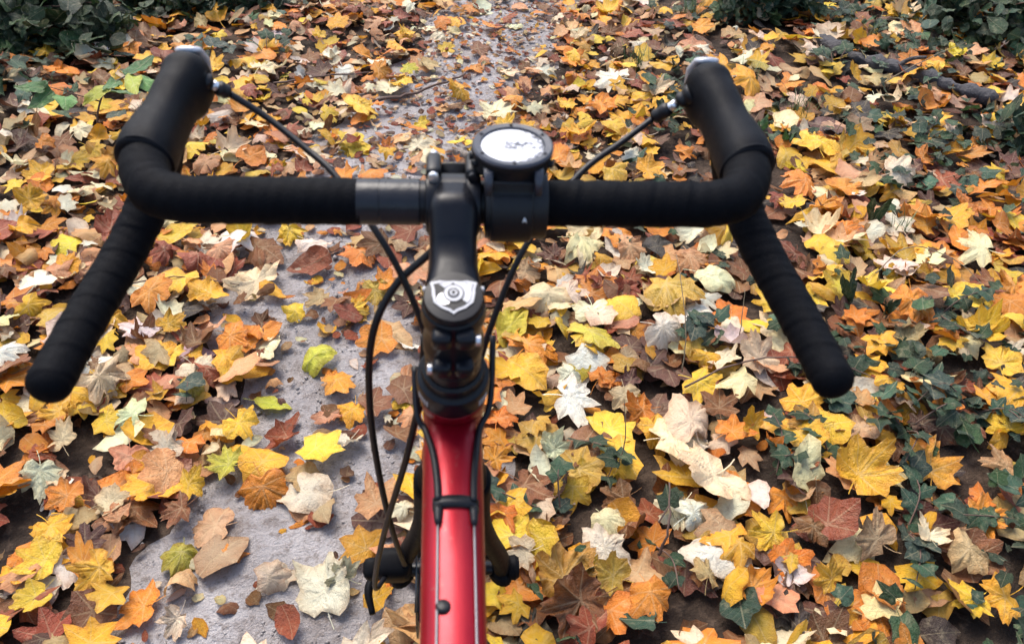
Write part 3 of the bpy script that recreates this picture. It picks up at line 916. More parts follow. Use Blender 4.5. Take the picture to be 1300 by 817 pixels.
# low green ground cover between the leaves on the bank
rg = np.random.default_rng(31)
def cover():
    tp, tf = TPL['IV']
    n = 8000
    x = rg.uniform(-2.2, 2.9, n); y = rg.uniform(.1, 3.6, n)
    d = path_dist(x, y)
    lum = .5 + .5 * np.sin(5.1 * x + 2 * y + 1) * np.sin(4.3 * y - 1.7 * x)
    k = np.where(d > .65, .6, 0) + np.where((d > .45) & (y < .9), .45, 0) + np.where((x > 1.25) & (y > 1.2), .7, 0) + np.where((x > .8) & (y < .9), .5, 0) + np.where((d < -.75) & (y > 1.75), .85, 0) + np.where((d > .55) & (y > 1.6), .25, 0)
    m = rg.uniform(size=n) < k * np.clip(lum * 1.7 - .55, 0, 1)
    x, y = x[m], y[m]; n = len(x)
    s = .023 * np.exp(np.clip(rg.normal(size=n) * .45, -.9, .55))
    L = leaf_verts(tp, n, rg, np.full(n, .6)) * s[:, None, None]
    W = np.einsum('nij,nvj->nvi', rot_batch(rg.uniform(0, 6.283, n), rg.normal(size=n) * .4, rg.normal(size=n) * .4), L)
    W += np.stack([x, y, gz(x, y) + rg.uniform(.032, .070, n)], -1)[:, None]
    cs = np.array([GRN['dark'], GRN['teal'], GRN['bramble']])
    cc = cs[rg.integers(0, 3, n)] * np.exp(rg.normal(size=(n, 1)) * .3)
    F = (tf[None] + (np.arange(n) * len(tp))[:, None, None]).reshape(-1, 3)
    me = np_mesh('ground_cover', W.reshape(-1, 3), F)
    leaf_attrs(me, tpl_lp(tp, rg.uniform(0, 90, n)).reshape(-1, 3), tpl_col(tp, cc).reshape(-1, 4))
    tag(link_mesh('ground_cover', me, MT['green']), 'small dark green leaves growing through the litter', None, None, 'stuff')
cover()

# grass tufts
t = NT('grass_blade')
co = t.coord()
t.l(t.mix(t.noise(co, 40), c4((.03, .07, .02)), c4((.10, .15, .035))), t.b.inputs['Base Color'])
t.set(Roughness=.5)
MT['grass'] = t.m
def tuft(x, y, n, h, label):
    rg = np.random.default_rng(int(abs(x * 1000 + y * 77)))
    z0 = float(gz(x, y)) + .005
    V, F = [], []
    for k in range(n):
        a = rg.uniform(0, 6.28); ln = h * rg.uniform(.5, 1.15); bend = rg.uniform(.2, .8)
        bx, by = x + rg.normal() * .02, y + rg.normal() * .02
        w_ = .0016
        b = len(V)
        for s in range(5):
            q = s / 4
            rr = ln * bend * q * q
            ww = w_ * (1 - q * .95)
            cx_, cy_ = bx + math.cos(a) * rr, by + math.sin(a) * rr
            V.append((cx_ - math.sin(a) * ww, cy_ + math.cos(a) * ww, z0 + ln * q * (1 - .35 * bend * q)))
            V.append((cx_ + math.sin(a) * ww, cy_ - math.cos(a) * ww, z0 + ln * q * (1 - .35 * bend * q) + .0004))
        for s in range(4):
            F.append((b + 2 * s, b + 2 * s + 1, b + 2 * s + 3, b + 2 * s + 2))
    o = obj('grass_tuft', (V, F), MT['grass'])
    tag(o, label, 'grass', 'grass tufts')
tuft(.63, 2.28, 46, .10, 'thick short green grass tuft growing at the path edge')
tuft(-1.16, 2.75, 60, .14, 'long dark grass tuft by the bramble mat')
tuft(.89, 2.70, 40, .12, 'grass tuft beside the dark ivy shrub')
tuft(1.05, 1.92, 36, .12, 'thin grass tuft beyond the right brake hood')
tuft(.94, 2.12, 30, .10, 'sparse grass tuft between the right hood and the shrub')
tuft(1.46, 2.45, 34, .12, 'grass tuft beside the fallen branch')
tuft(-.10, 2.90, 24, .07, 'tiny grass tuft at the far end of the path')
tuft(1.12, 1.30, 26, .09, 'fine grass tuft beside the tall blade leaf')
tuft(-.86, 1.86, 30, .09, 'fine grass tuft under the green sapling')

# fallen branch on the right verge
x = [(1.27, 2.42), (1.36, 2.26), (1.47, 2.15), (1.56, 2.04), (1.68, 1.95)]
P = cr([(a, b, float(gz(a, b)) + .030 + .008 * math.sin(9 * a)) for a, b in x], 8)
rad = np.array([.021 + .006 * math.sin(i * .7) + .004 * math.sin(i * 1.9) for i in range(len(P))])
br = empty('fallen_branch', (1.47, 2.15, float(gz(1.47, 2.15)))); tag(br, 'thick dark grey fallen branch half buried in leaves', 'branch')
obj('trunk', sweep(P, rad[:, None] * (1 + .10 * np.random.default_rng(2).normal(size=(len(P), 14))), 14), MT['bark'], br)
P2 = cr([P[14], P[14] + np.array((.03, -.02, .04)), P[14] + np.array((.05, -.07, .07))], 5)
obj('side_shoot', sweep(P2, np.linspace(.009, .005, len(P2)), 8), MT['bark'], br)

# thin twigs and dry stems
def twig(pts, r0, label, name='twig', mat='twig', cat='twig'):
    P = cr([(a, b, float(gz(a, b)) + c) for a, b, c in pts], 7)
    P += np.random.default_rng(len(label)).normal(size=P.shape) * r0 * .35
    o = obj(name, sweep(P, np.linspace(r0, r0 * .5, len(P)), 6), MT[mat])
    tag(o, label, cat, 'twigs and dry stems')
twig([(.46, .74, .05), (.56, .78, .065), (.66, .79, .07), (.76, .77, .065), (.84, .73, .05)], .0022, 'thin dark bent twig arching over cream leaves')
twig([(.47, .80, .03), (.475, .84, .09), (.47, .90, .15), (.465, .98, .19)], .0014, 'upright thin stem rising beside the blue-green ivy', 'dry_stem', 'drystem', 'stem')
twig([(.60, .86, .02), (.60, .88, .08), (.605, .92, .14)], .0014, 'short upright stem carrying ivy beside a white leaf', 'dry_stem', 'drystem', 'stem')
twig([(.95, 1.05, .06), (1.05, 1.12, .09), (1.15, 1.08, .08), (1.2, .98, .05)], .0015, 'pale arched dry stem over golden leaves on the bank', 'dry_stem', 'drystem', 'stem')
twig([(1.33, 2.02, .06), (1.50, 2.10, .10), (1.64, 2.16, .13)], .0018, 'straight pale dry stem leaning on the fallen branch', 'dry_stem', 'drystem', 'stem')
twig([(1.1, 1.75, .03), (1.11, 1.74, .10), (1.14, 1.72, .16)], .0014, 'upright dry stem on the bank beyond the right hood', 'dry_stem', 'drystem', 'stem')
twig([(.30, .55, .03), (.31, .57, .10), (.305, .60, .17)], .0014, 'upright dry stem close to the front wheel', 'dry_stem', 'drystem', 'stem')
twig([(.34, .36, .04), (.35, .37, .09), (.36, .44, .13)], .0028, 'dark upright shoot at the foot of the bank', 'twig', 'twig', 'twig')
twig([(-.75, 1.10, .045), (-.60, 1.13, .05), (-.47, 1.10, .045)], .002, 'thin straight twig in the litter under the left drop')
twig([(-.55, 2.12, .04), (-.40, 2.16, .05), (-.22, 2.22, .04)], .004, 'short brown twig lying across the far leaf carpet')
twig([(-.22, 2.02, .03), (-.10, 2.08, .035), (.05, 2.20, .03)], .006, 'grey root-like stick lying on the far scuffed path')
twig([(.36, 1.38, .045), (.46, 1.50, .05), (.52, 1.55, .05)], .0015, 'fine pale twig lying under the right bar top')

# ------------------------------------------------------------------ bicycle
bike = empty('bicycle', (0, 0, 0))
tag(bike, 'red drop-bar bicycle with black taped handlebar standing on the leafy path', 'bicycle')
X, Y, Z = np.eye(3)
BZ = .98
AX = np.array((0, .292, -.956)); AX /= np.linalg.norm(AX)          # down the steerer
CAP = np.array((0, -.079, .967))
def A(L): return CAP + AX * L
UPv = -AX
SX = np.array((0, AX[2], -AX[1]))                                    # rearwards, square to the steerer
if SX[1] > 0: SX = -SX
S = X

# frame
def tube(name, a, b, r0, r1=None, mat='red', parent=bike, n=28, sub=8, sq=None):
    P = np.linspace(np.array(a, float), np.array(b, float), sub)
    return obj(name, sweep(P, np.linspace(r0, r0 if r1 is None else r1, sub), n, squash=sq, ref=(1, 0, 0)), MT[mat], parent)
BBc = np.array((0, -.45, .275)); SEATT = np.array((0, -.605, .80)); RAX = np.array((0, -.872, .345)); FAX = np.array((0, .152, .345))
ht = obj('head_tube', lathe([(.0215, .112), (.0228, .1135), (.0228, .122), (.0215, .128), (.0212, .16), (.0225, .215), (.0245, .225), (.0245, .245)],
                            CAP, AX, 36), MT['red'], bike, sharp=40)
# top tube: wider and flatter towards the rider
TT0 = A(.146); TT1 = SEATT + np.array((0, .004, -.01))
secs = []
for q in np.linspace(0, 1, 14):
    c = TT0 + (TT1 - TT0) * q
    wv = .0205 - .0035 * q; hv = .0185 - .003 * q
    secs.append((c, X, wv, (0, .06, 1), hv, 2.5))
tt = obj('top_tube', ring_loft(secs, 32), MT['red'], bike)
tube('down_tube', A(.205), BBc, .0225, .024)
tube('seat_tube', BBc, SEATT + np.array((0, -.012, .04)), .0165)
for s in (-1, 1):
    obj('seat_stay', sweep(cr([SEATT + np.array((s * .012, -.01, -.03)), (s * .055, -.72, .6), RAX + np.array((s * .062, .01, .02))], 6), .008, 12), MT['red'], bike)
    obj('chain_stay', sweep(cr([BBc + np.array((s * .025, -.01, 0)), (s * .045, -.62, .29), RAX + np.array((s * .062, .012, 0))], 6), .010, 12), MT['red'], bike)
obj('bottom_bracket', lathe([(.02, -.036), (.022, -.034), (.022, .034), (.02, .036)], BBc, X, 24), MT['red'], bike, sharp=30)
# headset and spacers
hs = obj('headset', lathe([(.0185, .078), (.0205, .080), (.0205, .0875), (.0215, .089), (.0238, .0905), (.0245, .094), (.0245, .106), (.0236, .1105), (.020, .1115)],
                          CAP, AX, 48), MT['satin'], bike, sharp=30)
obj('spacer', lathe([(.0165, .0565), (.0182, .0575), (.0182, .066), (.0176, .067), (.0182, .068), (.0182, .077), (.017, .0785)], CAP, AX, 40), MT['satin'], hs, sharp=30)
for a0 in (-.95, .95):      # pale printed bars on the headset ring
    for k in range(5):
        a = a0 + (k - 2) * .075 * (1 if a0 > 0 else 1.2)
        dr = SX * math.cos(a) + X * math.sin(a)
        tg = X * math.cos(a) - SX * math.sin(a)
        obj('printed_bar', rbox(A(.1005) + dr * .0246, tg, AX, dr, (.00055, .0034, .0002), .2), MT['print'], hs)

# stem
stem = obj('stem', ring_loft([
    (A(.030) - SX * .006, X, .0150, UPv, .0215, 4),
    (A(.0295) - SX * .018, X, .0178, UPv, .0225, 4),
    (A(.028) - SX * .032, X, .0158, UPv, .0200, 3.2),
    (A(.024) - SX * .050, X, .0148, UPv, .0180, 2.9),
    ((0, -.022, BZ - .003), X, .0150, (0, -.15, 1), .0172, 2.9),
    ((0, -.004, BZ), X, .0172, (0, -.1, 1), .0185, 3.6)], 36), MT['satin'], bike)
obj('steerer_clamp', lathe([(.0168, .0035), (.0186, .0055), (.0192, .012), (.0192, .017), (.0178, .022), (.0172, .030), (.0178, .039), (.0190, .044), (.0190, .0535), (.0175, .056)],
                           CAP, AX, 44), MT['satin'], stem, sharp=35)
for L, side in ((.0135, 1), (.0475, -1)):
    for s in (-1, 1):
        obj('clamp_lug', rbox(A(L) + SX * .0195 + X * s * .0068, X, AX, SX, (.0060, .0062, .0055), .3), MT['satin'], stem)
    obj('clamp_bolt', lathe([(.0032, 0), (.0036, .0006), (.0036, .003), (.0030, .0034)], A(L) + SX * .0205 + X * side * .0125, X * side, 16), MT['silver'], stem, sharp=30)
for s in (-1, 1):
    obj('silver_badge', rbox(A(.008) - SX * .011 + X * s * .0170, SX, AX, X, (.0014, .0018, .0012), .3), MT['print'], stem)
# bar clamp body, faceplate, bolts
obj('bar_clamp', lathe([(.0175, -.0172), (.0192, -.0165), (.0198, -.013), (.0192, -.0085), (.0182, -.0075), (.0182, .0075), (.0192, .0085), (.0198, .013), (.0192, .0165), (.0175, .0172)],
                       (0, 0, BZ), X, 48, ref=(0, 0, 1)), MT['satin'], stem, sharp=40)
fp = obj('faceplate', ring_loft([((0, .017, BZ), X, .0172, Z, .018, 3.5), ((0, .021, BZ), X, .0168, Z, .0165, 3.5), ((0, .023, BZ), X, .014, Z, .012, 3.5)], 32), MT['black'], stem)
for s in (-1, 1):
    for zz in (-1, 1):
        obj('clamp_ear', rbox((s * .0122, .008, BZ + zz * .0205), X, Y, Z, (.0048, .0115, .0052), .32), MT['black'], stem)
        obj('faceplate_bolt', lathe([(.0030, 0), (.0034, .0005), (.0034, .003), (.0026, .0034)], (s * .0122, -.0034, BZ + zz * .0212), -Y, 16), MT['silver' if (s, zz) == (-1, 1) else 'satin'], stem, sharp=30)
        obj('bolt_tip', lathe([(.0028, 0), (.0028, .004), (.002, .005)], (s * .0122, .0192, BZ + zz * .0212), Y, 14), MT['silver'], stem, sharp=30)
# top cap with its shield emblem
cap = obj('top_cap', lathe([(.0150, .0050), (.0176, .0040), (.0178, .0005), (.0168, -.0014), (.0060, -.0022), (.0001, -.0022)], CAP, AX, 48), MT['satin'], stem, sharp=35)
EX, EY = X, -SX                                     # emblem right / up (away from rider)
def flat(name, pts, h, mat, parent=cap, th=.0002):
    n = len(pts)
    V = [CAP + UPv * (h - th) + EX * a + EY * b for a, b in pts] + [CAP + UPv * h + EX * a + EY * b for a, b in pts]
    F = [tuple(range(n, 2 * n))] + [(k, (k + 1) % n, n + (k + 1) % n, n + k) for k in range(n)]
    return obj(name, (V, F), MT[mat], parent, smooth=False)
sh = [(0, .0098), (.004, .0094), (.0080, .0100), (.0126, .0090), (.0136, .0086), (.0126, .0050), (.0122, .000), (.0112, -.0048), (.0070, -.0086), (.0022, -.0108), (0, -.0128)]
sh = sh + [(-a, b) for a, b in sh[-2:0:-1]]
sh = sh[::-1]
flat('shield_border', sh, .0027, 'print')
flat('shield_field', [(a * .86, b * .86) for a, b in sh], .0029, 'black')
flat('shield_quarter', [(.0005, .0084), (.0068, .0080), (.0112, .0074), (.0104, .0045), (.0103, .0003), (.0094, -.0038), (.0078, -.0053), (.0006, .0004)][::-1], .0031, 'print')
flat('shield_quarter', [(-.0085, .0078), (-.0012, .0082), (-.0012, .0028), (-.0036, .0034)][::1], .0031, 'print')
circ = lambda cx_, cy_, r: [(cx_ + r * math.cos(2 * math.pi * k / 28), cy_ + r * math.sin(2 * math.pi * k / 28)) for k in range(28)]
flat('shield_disc', circ(-.0052, -.0026, .0040), .0032, 'silver')
flat('bolt_ring', circ(0, .0008, .0062), .0034, 'black')
flat('bolt_ring', circ(0, .0008, .0054), .0037, 'print')
flat('bolt_head', circ(0, .0008, .0034), .0040, 'satin')
flat('bolt_socket', circ(0, .0008, .0022), .0043, 'print')
flat('bolt_socket', circ(0, .0008, .0012), .0045, 'black')

# handlebar
bar = obj('handlebar', sweep(np.array([(q, 0, BZ) for q in np.linspace(-.075, .075, 12)]), .0138, 28), MT['satin'], bike)
ft = obj('finishing_tape', lathe([(.0140, -.0600), (.0146, -.0597), (.0146, -.0462), (.0143, -.0460), (.0143, -.0452), (.0146, -.0450), (.0146, -.0212), (.0141, -.0206)],
                                 (0, 0, BZ), X, 40), MT['gloss'], bar, sharp=30)
HALF = [(.058, 0, BZ), (.10, 0, BZ), (.145, .0, BZ), (.170, .0015, BZ), (.1875, .0105, BZ + .0005), (.197, .030, BZ + .003), (.2005, .055, BZ + .003), (.2035, .085, BZ - .004),
        (.212, .108, BZ - .030), (.226, .104, BZ - .066), (.242, .068, BZ - .092), (.2545, .010, BZ - .1035), (.2620, -.0640, BZ - .1085)]
for s in (-1, 1):
    P = cr([(a * s, b, c) for a, b, c in HALF], 60)
    seg = np.concatenate([[0], np.cumsum(np.linalg.norm(np.diff(P, axis=0), axis=1))])
    u = np.arange(0, seg[-1], .0013)
    P = np.stack([np.interp(u, seg, P[:, k]) for k in range(3)], 1)
    n = 30
    ph = np.linspace(0, 1, n, endpoint=False)[None]
    fr = (u[:, None] / .0235 + s * ph) % 1.0
    r0 = np.interp(u, [0, .12, .16, .30, .42, .55], [.0144, .0146, .0156, .0152, .0144, .0138])[:, None]
    rgt = np.random.default_rng(4 + s)
    rad = r0 + .0007 * fr - .0006 * (fr > .94) + .00012 * np.sin(u[:, None] * 700 + ph * 12)
    # rounded bar-end plug
    e = np.clip((u - (u[-1] - .012)) / .012, 0, 1)[:, None]
    rad = rad * np.sqrt(np.clip(1 - e ** 2 * .93, .02, 1))
    obj('bar_tape', sweep(P, rad, n, ref=(0, 0, 1)), MT['tape'], bar)

# brake hoods with lever, nameplate, cable outlet
for s in (-1, 1):
    hd = empty('brake_lever', (s * .2, .05, BZ)); hd.parent = bike
    ctr = [(.2005, .040, BZ + .001), (.2000, .050, BZ + .003), (.1985, .066, BZ + .005), (.1955, .085, BZ + .008), (.1925, .102, BZ + .013), (.1895, .115, BZ + .014), (.1882, .124, BZ + .0165),
           (.1876, .132, BZ + .0165), (.1874, .139, BZ + .015), (.1873, .1425, BZ + .0135), (.1873, .144, BZ + .0125)]
    wd = [.0182, .0186, .0174, .0154, .0152, .0166, .0174, .0166, .0122, .0078, .0030]
    hg = [.0205, .0218, .0215, .0205, .0208, .0232, .0236, .0222, .0180, .0122, .0050]
    P = cr([(a * s, b, c) for a, b, c in ctr], 5)
    q = np.linspace(0, len(ctr) - 1, len(P))
    WH = cr([(a_, b_, 0) for a_, b_ in zip(wd, hg)], 5)
    W_, H_ = WH[:, 0], WH[:, 1]
    N_ = np.repeat(np.array([(0, -.17, .985)]), len(P), 0)
    B_ = np.repeat(np.array([(.993, s * .118, 0)]), len(P), 0)
    T_ = np.repeat(np.array([(-s * .118, .98, .17)]), len(P), 0)
    def hsec(i):
        return (P[i], B_[i], W_[i], N_[i], H_[i], 2.4)
    hood = obj('hood', ring_loft([(P[0] - T_[0] * .001, B_[0], W_[0] * .86, N_[0], H_[0] * .86, 2.2)] + [hsec(i) for i in range(len(P))], 36), MT['hood'], hd)
    # lip of the rubber over the tape
    obj('hood_lip', sweep(np.array([P[1] + B_[1] * W_[1] * 1.005 * math.cos(a) + N_[1] * H_[1] * 1.005 * math.sin(a) for a in np.linspace(0, 2 * math.pi, 40)]), .0012, 8, caps=False), MT['hood'], hd)
    # lever: silver nameplate over the front, black blade hanging down
    obj('nameplate', ring_loft([((s * .1876, .1335, BZ + .0372), X, .0050, (0, .5, .86), .0020), ((s * .1876, .1395, BZ + .0345), X, .0095, (0, .8, .6), .0030),
                                ((s * .1876, .1465, BZ + .024), X, .0120, (0, 1, .2), .0036), ((s * .1876, .1485, BZ + .002), X, .0110, (0, 1, 0), .0040)], 20), MT['nameplate'], hd)
    obj('lever_blade', sweep(cr([(s * .189, .146, BZ + .015), (s * .200, .149, BZ - .02), (s * .216, .143, BZ - .055), (s * .230, .134, BZ - .085), (s * .238, .134, BZ - .100)], 6),
                             np.interp(np.linspace(0, 1, 25), [0, .3, .8, 1], [.011, .008, .0065, .004]), 14, squash=(.6, 1)), MT['satin'], hd)
    if s < 0:
        c0 = [(-.1785, .120, 1.003), (-.1715, .1205, .9985), (-.1611, .125, .989)]
        cb = [(-.1611, .125, .989), (-.1347, .12, .9721), (-.1054, .10, .9581), (-.0844, .08, .9495), (-.0554, .045, .9277), (-.0365, .03, .8973), (-.0203, .02, .8494), (-.012, .01, .79), (-.016, .004, .74)]
    else:
        c0 = [(.1750, .118, .998), (.1668, .1195, .9912), (.1514, .125, .9747)]
        cb = [(.1514, .125, .9747), (.1267, .11, .9627), (.0925, .085, .9489), (.0556, .05, .9148), (.038, .035, .879), (.0224, .02, .8292), (.012, .012, .77), (.016, .004, .74)]
    P = cr(c0, 8)
    obj('cable_outlet', sweep(P[:9], [.0085, .0082, .0078, .0075, .006, .0056, .0062, .0062, .0052], 16), MT['black'], hd)
    obj('cable_ferrule', sweep(P[9:13], .0036, 14), MT['silver'], hd)
    obj('barrel_adjuster', sweep(P[11:], [.0040, .0056, .0056, .0050, .0056, .0044][:len(P[11:])], 14), MT['black'], hd)
    obj('shift_cable', sweep(cr(cb, 8), .0025, 10), MT['cable'], bike)
# brake hoses by the head tube
hA = [(0, .03, .9388), (-.0167, .035, .9134), (-.0426, .03, .8864), (-.0601, .02, .8455), (-.0657, .02, .769), (-.0633, .03, .6674), (-.0569, .05, .5573), (-.052, .09, .45), (-.056, .125, .405)]
hB = [(-.020, -.010, .875), (-.0228, -.02, .8235), (-.0273, -.02, .8026), (-.0365, -.02, .7532), (-.0562, 0, .6506), (-.0738, .03, .534), (-.080, .06, .45), (-.066, .12, .41)]
obj('brake_hose', sweep(cr(hA, 8), .0029, 12), MT['cable'], bike)
obj('brake_hose', sweep(cr(hB, 8), .0027, 12), MT['cable'], bike)
# cables running over the frame to the guide on the top tube
def on_tt(q, x, lift=.0025):
    c = TT0 + (TT1 - TT0) * q
    wv, hv = .0205 - .0035 * q, .0185 - .003 * q
    zz = hv * max(0., 1 - abs(x / wv) ** 2.5) ** (1 / 2.5)
    return (x, c[1] + .06 * zz, c[2] + zz + lift)
obj('frame_cable', sweep(cr([(-.0265, -.030, .865), (-.0245, -.056, .845), on_tt(.05, -.0190, .004), on_tt(.09, -.0135), on_tt(.13, -.0105), on_tt(.16, -.0095)], 7), .0023, 10), MT['cable'], bike)
obj('frame_cable', sweep(cr([(.0275, -.020, .885), (.0255, -.050, .850), on_tt(.05, .0185, .004), on_tt(.09, .0155), on_tt(.13, .0135), on_tt(.16, .0130)], 7), .0023, 10), MT['cable'], bike)
V = []
q0 = .155
pts = [on_tt(q0, x, .0030) for x in np.linspace(-.013, .0165, 14)]
pts2 = [on_tt(q0 + .013, x, .0030) for x in np.linspace(-.013, .0165, 14)]
top = [np.array(p) for p in pts]; bot = [np.array(p) for p in pts2]
Vv = top + bot + [p - Z * .004 for p in top] + [p - Z * .004 for p in bot]
Ff = []
for k in range(13):
    Ff += [(k, k + 1, 14 + k + 1, 14 + k), (28 + k, k + 0, k + 1, 28 + k + 1)[::-1], (14 + k, 14 + k + 1, 42 + k + 1, 42 + k)]
Ff += [(0, 14, 42, 28), (13, 41, 55, 27)]
obj('cable_guide', (Vv, Ff), MT['black'], tt)
for x0 in (-.0095, .0130):     # bare inner cables behind the guide
    obj('inner_cable', sweep(np.array([on_tt(q, x0, .0016) for q in np.linspace(.172, .95, 20)]), .0008, 8), MT['wire'], tt)
    obj('cable_stop', sweep(np.array([on_tt(q, x0, .0022) for q in np.linspace(.168, .19, 5)]), [.0030, .0030, .0026, .0024, .0016], 12), MT['black'], tt)
obj('frame_port', lathe([(.0045, -.001), (.0045, .0012), (.003, .0022)], on_tt(.285, -.006, .0), (0, .06, 1), 18), MT['black'], tt)

# fork
crown = A(.262)
fk = obj('fork', ring_loft([(A(.246), X, .0245, SX, .0245, 2.2), (A(.254), X, .0255, SX, .023, 2.4), (A(.268), X, .029, SX, .019, 2.8), (A(.284), X, .030, SX, .015, 3)], 28), MT['forkblack'], bike)
for s in (-1, 1):
    top_ = A(.272) + X * s * .0235
    mid_ = A(.42) + X * s * .030 - SX * .010
    end_ = FAX + X * s * .060
    P = cr([top_, mid_, end_ + np.array((0, -.004, .02)), end_ - np.array((0, 0, .012))], 7)
    obj('fork_blade', sweep(P, np.interp(np.linspace(0, 1, len(P)), [0, .5, 1], [.010, .0105, .016]), 16, squash=(1.3, .9), ref=(0, 1, 0)), MT['forkblack'], fk)
obj('through_axle', lathe([(.006, -.078), (.012, -.077), (.013, -.070), (.0065, -.068), (.0065, .068), (.014, .070), (.0155, .078), (.012, .083)], FAX, X, 20), MT['forkblack'], fk, sharp=30)
obj('axle_lever', sweep(cr([FAX + np.array((-.078, 0, 0)), FAX + np.array((-.088, -.012, .012)), FAX + np.array((-.098, -.036, .014)), FAX + np.array((-.092, -.062, .004))], 6),
                        np.interp(np.linspace(0, 1, 19), [0, .4, 1], [.008, .009, .005]), 12, squash=(1.2, .7)), MT['forkblack'], fk)
obj('brake_caliper', join(rbox(FAX + np.array((-.066, -.038, .066)), X, (0, .45, -.89), (0, .89, .45), (.020, .034, .017), .3),
                          rbox(FAX + np.array((-.090, -.040, .062)), X, (0, .45, -.89), (0, .89, .45), (.010, .020, .012), .35)), MT['forkblack'], fk)

# wheels
def wheel(c, name, rear=False):
    root = empty(name, tuple(c)); root.parent = bike
    R0 = .345
    c = np.array(c)
    def ringp(prof, n=72):
        V, F = [], []
        m = len(prof)
        for k in range(n):
            a = 2 * math.pi * k / n
            for r, x in prof:
                V.append((c[0] + x, c[1] + math.cos(a) * r, c[2] + math.sin(a) * r))
        for k in range(n):
            for j in range(m):
                a, b = k * m + j, k * m + (j + 1) % m
                a2, b2 = ((k + 1) % n) * m + j, ((k + 1) % n) * m + (j + 1) % m
                F.append((a, b, b2, a2))
        return V, F
    tc, tr_ = R0 - .019, .019
    obj('tyre', ringp([(tc + tr_ * math.cos(a), tr_ * .96 * math.sin(a)) for a in np.linspace(0, 2 * math.pi, 18, endpoint=False)]), MT['tyre'], root)
    obj('rim', ringp([(.314, -.0125), (.305, -.013), (.290, -.009), (.285, 0), (.290, .009), (.305, .013), (.314, .0125), (.309, 0)]), MT['satin'], root)
    obj('hub', lathe([(.008, -.05), (.010, -.035), (.026, -.033), (.026, -.029), (.012, -.024), (.012, .024), (.026, .029), (.026, .033), (.010, .035), (.008, .05)], c, X, 20), MT['satin'], root, sharp=30)
    obj('disc_rotor', ringp([(.080, -.0412), (.080, -.0396), (.066, -.0396), (.066, -.0412)], 48), MT['chain'], root)
    obj('rotor_carrier', join(*[sweep(np.array([c + np.array((-.040, math.cos(a) * .02, math.sin(a) * .02)), c + np.array((-.0404, math.cos(a + .4) * .069, math.sin(a + .4) * .069))]), .003, 6)
                                for a in np.linspace(0, 6.283, 6)[:-1]]), MT['black'], root)
    for k in range(24):
        a = 2 * math.pi * k / 24; sx_ = -.031 if k % 2 else .031
        b = a + (.5 if (k // 2) % 2 else -.5)
        obj('spoke', sweep(np.array([c + np.array((sx_, math.cos(b) * .024, math.sin(b) * .024)), c + np.array((0, math.cos(a) * .288, math.sin(a) * .288))]), .001, 5), MT['satin'], root)
    return root
wheel(FAX, 'front_wheel'); wheel(RAX, 'rear_wheel', True)
# drivetrain, seat
ck = obj('crankset', join(lathe([(.094, .040), (.096, .041), (.096, .043), (.094, .044)], BBc, X, 48), lathe([(.02, -.06), (.02, .06)], BBc, X, 16)), MT['satin'], bike, sharp=30)
for s, a in ((1, -.3), (-1, math.pi - .3)):
    e = BBc + np.array((s * .070, math.cos(a) * .172, math.sin(a) * .172))
    obj('crank_arm', sweep(np.array([BBc + X * s * .06, BBc + X * s * .064 + (e - BBc) * np.array((0, .5, .5)), e]), [.014, .012, .012], 12, squash=(1, .7)), MT['satin'], ck)
    obj('pedal', rbox(e + X * s * .055, X, Y, Z, (.045, .04, .009), .3), MT['black'], ck)
obj('cassette', lathe([(.02, .020), (.058, .022), (.056, .026), (.03, .042), (.012, .044)], RAX, X, 36), MT['chain'], bike, sharp=30)
ch = np.array([(0.041 - .004, BBc[1] + math.cos(a) * .096, BBc[2] + math.sin(a) * .096) for a in np.linspace(math.pi * .5, -math.pi * .5, 18)] +
              [(.036, RAX[1] + math.cos(a) * .045, RAX[2] + math.sin(a) * .045) for a in np.linspace(-math.pi * .5, -math.pi * 1.5, 14)])
ch = np.vstack([ch, ch[:1]])
obj('chain', sweep(ch, .004, 8, caps=False), MT['chain'], bike)
sdir_ = (SEATT - BBc) / np.linalg.norm(SEATT - BBc)
obj('seat_post', sweep(np.array([SEATT, SEATT + sdir_ * .18]), .0136, 20), MT['satin'], bike)
st_ = SEATT + sdir_ * .19
obj('saddle', ring_loft([(st_ + np.array((0, .155, .012)), X, .012, Z, .010), (st_ + np.array((0, .14, .014)), X, .02, Z, .014), (st_ + np.array((0, .05, .014)), X, .028, Z, .016),
                         (st_ + np.array((0, -.04, .016)), X, .055, Z, .018), (st_ + np.array((0, -.10, .02)), X, .070, Z, .018), (st_ + np.array((0, -.125, .02)), X, .055, Z, .012)], 24), MT['hood'], bike)

# ------------------------------------------------------------------ watch strapped to the handlebar
WX, WY, WZ = .0360, .002, 1.0185
wt = empty('sports_watch', (WX, 0, BZ)); tag(wt, 'round black sports watch with pale dial strapped to the handlebar beside the stem', 'watch')
wu = Vector((0, -.03, 1)).normalized()
O = Vector((WX, WY, WZ))
case = obj('case', lathe([(.0205, -.0135), (.0228, -.0120), (.0240, -.0080), (.0240, -.0040), (.0246, -.0030), (.0246, -.0005)], O, wu, 56), MT['black'], wt, sharp=35)
obj('bezel', lathe([(.0240, -.0004), (.0250, .0004), (.0249, .0018), (.0238, .0030), (.0200, .0026), (.0193, .0016), (.0193, -.0004)], O, wu, 72), MT['bezel'], case, sharp=30)
for k in range(6):
    a = R(30 + 60 * k)
    obj('bezel_screw', lathe([(.0012, 0), (.0012, .0006), (.0008, .0009)], O + wu * .0026 + Vector((math.cos(a), math.sin(a), .03 * math.sin(a))) * .0218, wu, 12), MT['satin'], case, sharp=30)
for a in (20, 160, 180, 200, -20):
    d = Vector((math.cos(R(a)), math.sin(R(a)), .03 * math.sin(R(a))))
    obj('button', lathe([(.0026, 0), (.0026, .0022), (.002, .0028)], O - wu * .006 + d * .0236, d, 14, ref=(0, 0, 1)), MT['black'], case, sharp=30)
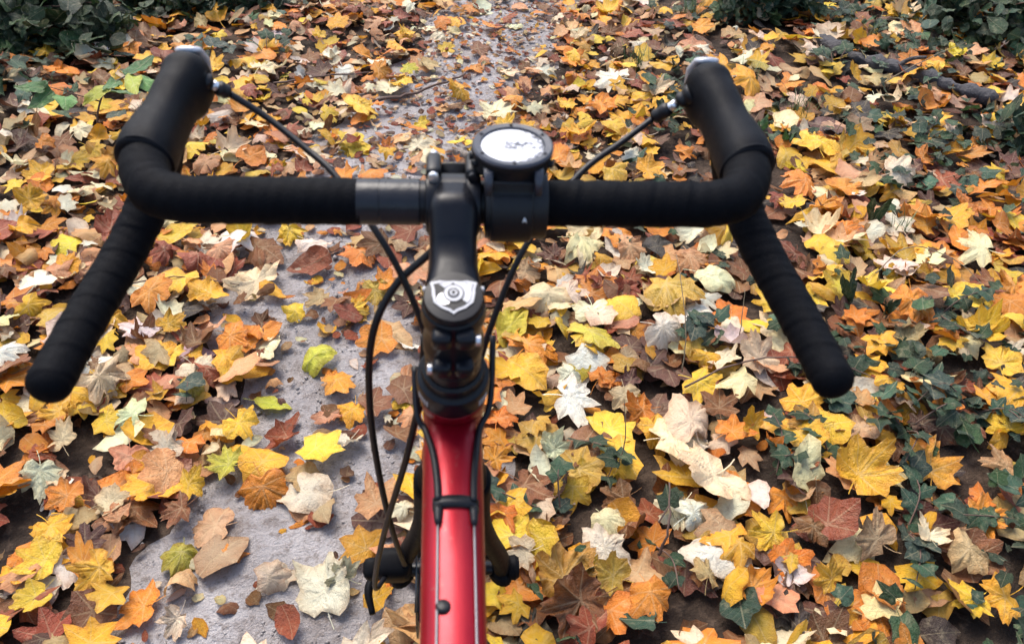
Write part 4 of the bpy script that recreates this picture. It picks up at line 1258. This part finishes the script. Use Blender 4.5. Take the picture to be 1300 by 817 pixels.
# dial: sky glare painted as pale colour, dark broken marks for print and reflected twigs
t = NT('watch_screen_painted_glare')
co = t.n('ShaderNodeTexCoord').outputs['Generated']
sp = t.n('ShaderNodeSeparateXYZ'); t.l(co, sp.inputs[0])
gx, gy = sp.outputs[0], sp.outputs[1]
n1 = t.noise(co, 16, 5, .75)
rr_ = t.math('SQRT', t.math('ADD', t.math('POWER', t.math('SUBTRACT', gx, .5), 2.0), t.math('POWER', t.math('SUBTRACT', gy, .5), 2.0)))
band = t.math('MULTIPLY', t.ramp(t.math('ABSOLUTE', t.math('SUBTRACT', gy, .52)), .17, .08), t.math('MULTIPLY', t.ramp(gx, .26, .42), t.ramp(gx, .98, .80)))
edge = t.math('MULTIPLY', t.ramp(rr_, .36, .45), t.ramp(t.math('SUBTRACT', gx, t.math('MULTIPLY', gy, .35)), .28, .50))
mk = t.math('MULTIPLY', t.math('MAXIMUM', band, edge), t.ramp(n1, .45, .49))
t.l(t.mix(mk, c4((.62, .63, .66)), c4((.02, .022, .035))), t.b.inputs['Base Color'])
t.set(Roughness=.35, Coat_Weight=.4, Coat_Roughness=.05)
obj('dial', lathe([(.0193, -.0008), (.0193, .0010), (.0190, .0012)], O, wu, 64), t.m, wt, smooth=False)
# mount block and strap round the bar
obj('rubber_mount', lathe([(.0165, .0195), (.0215, .0200), (.0225, .0215), (.0225, .0570), (.0215, .0585), (.0165, .0592)], (0, 0, BZ), X, 40), MT['black'], wt, sharp=35)
P = []
for a in np.linspace(R(128), R(412), 34):
    rr2 = .0236
    P.append(np.array((WX, math.cos(a) * rr2, BZ + math.sin(a) * rr2)))
P = [np.array((WX, -.0215, WZ - .010))] + P + [np.array((WX, .0255, WZ - .010))]
P = np.array(P)
sb = []
Tt = np.gradient(P, axis=0); Tt /= np.linalg.norm(Tt, axis=1)[:, None]
strap = obj('strap', ring_loft([(P[i], X, .0130, np.cross(X, Tt[i]), .0014, 5) for i in range(len(P))], 20), MT['black'], wt)
for s in (-1, 1):
    for yy in (-1, 1):
        obj('lug', ring_loft([(O + Vector((s * .0150, yy * .0165, -.004)), X, .0030, Y, .0050, 4), (O + Vector((s * .0150, yy * .0225, -.010)), X, .0027, Y, .0034, 4),
                              (O + Vector((s * .0150, yy * .0235, -.018)), X, .0022, Y, .0026, 4)], 14), MT['bezel'], case)
# small white mark on the strap
mkc = Vector((WX + .0075, -.0252, BZ + .0040))
def stroke(a, b, wdt=.0004):
    a = Vector((mkc.x + a[0], mkc.y - .0002, mkc.z + a[1])); b = Vector((mkc.x + b[0], mkc.y - .0002, mkc.z + b[1]))
    return sweep(np.array([a, b]), wdt, 6)
obj('printed_mark', join(stroke((-.0011, -.0016), (0, .0016)), stroke((.0011, -.0016), (0, .0016)), stroke((-.0006, -.0005), (.0006, -.0005))), MT['white'], strap)
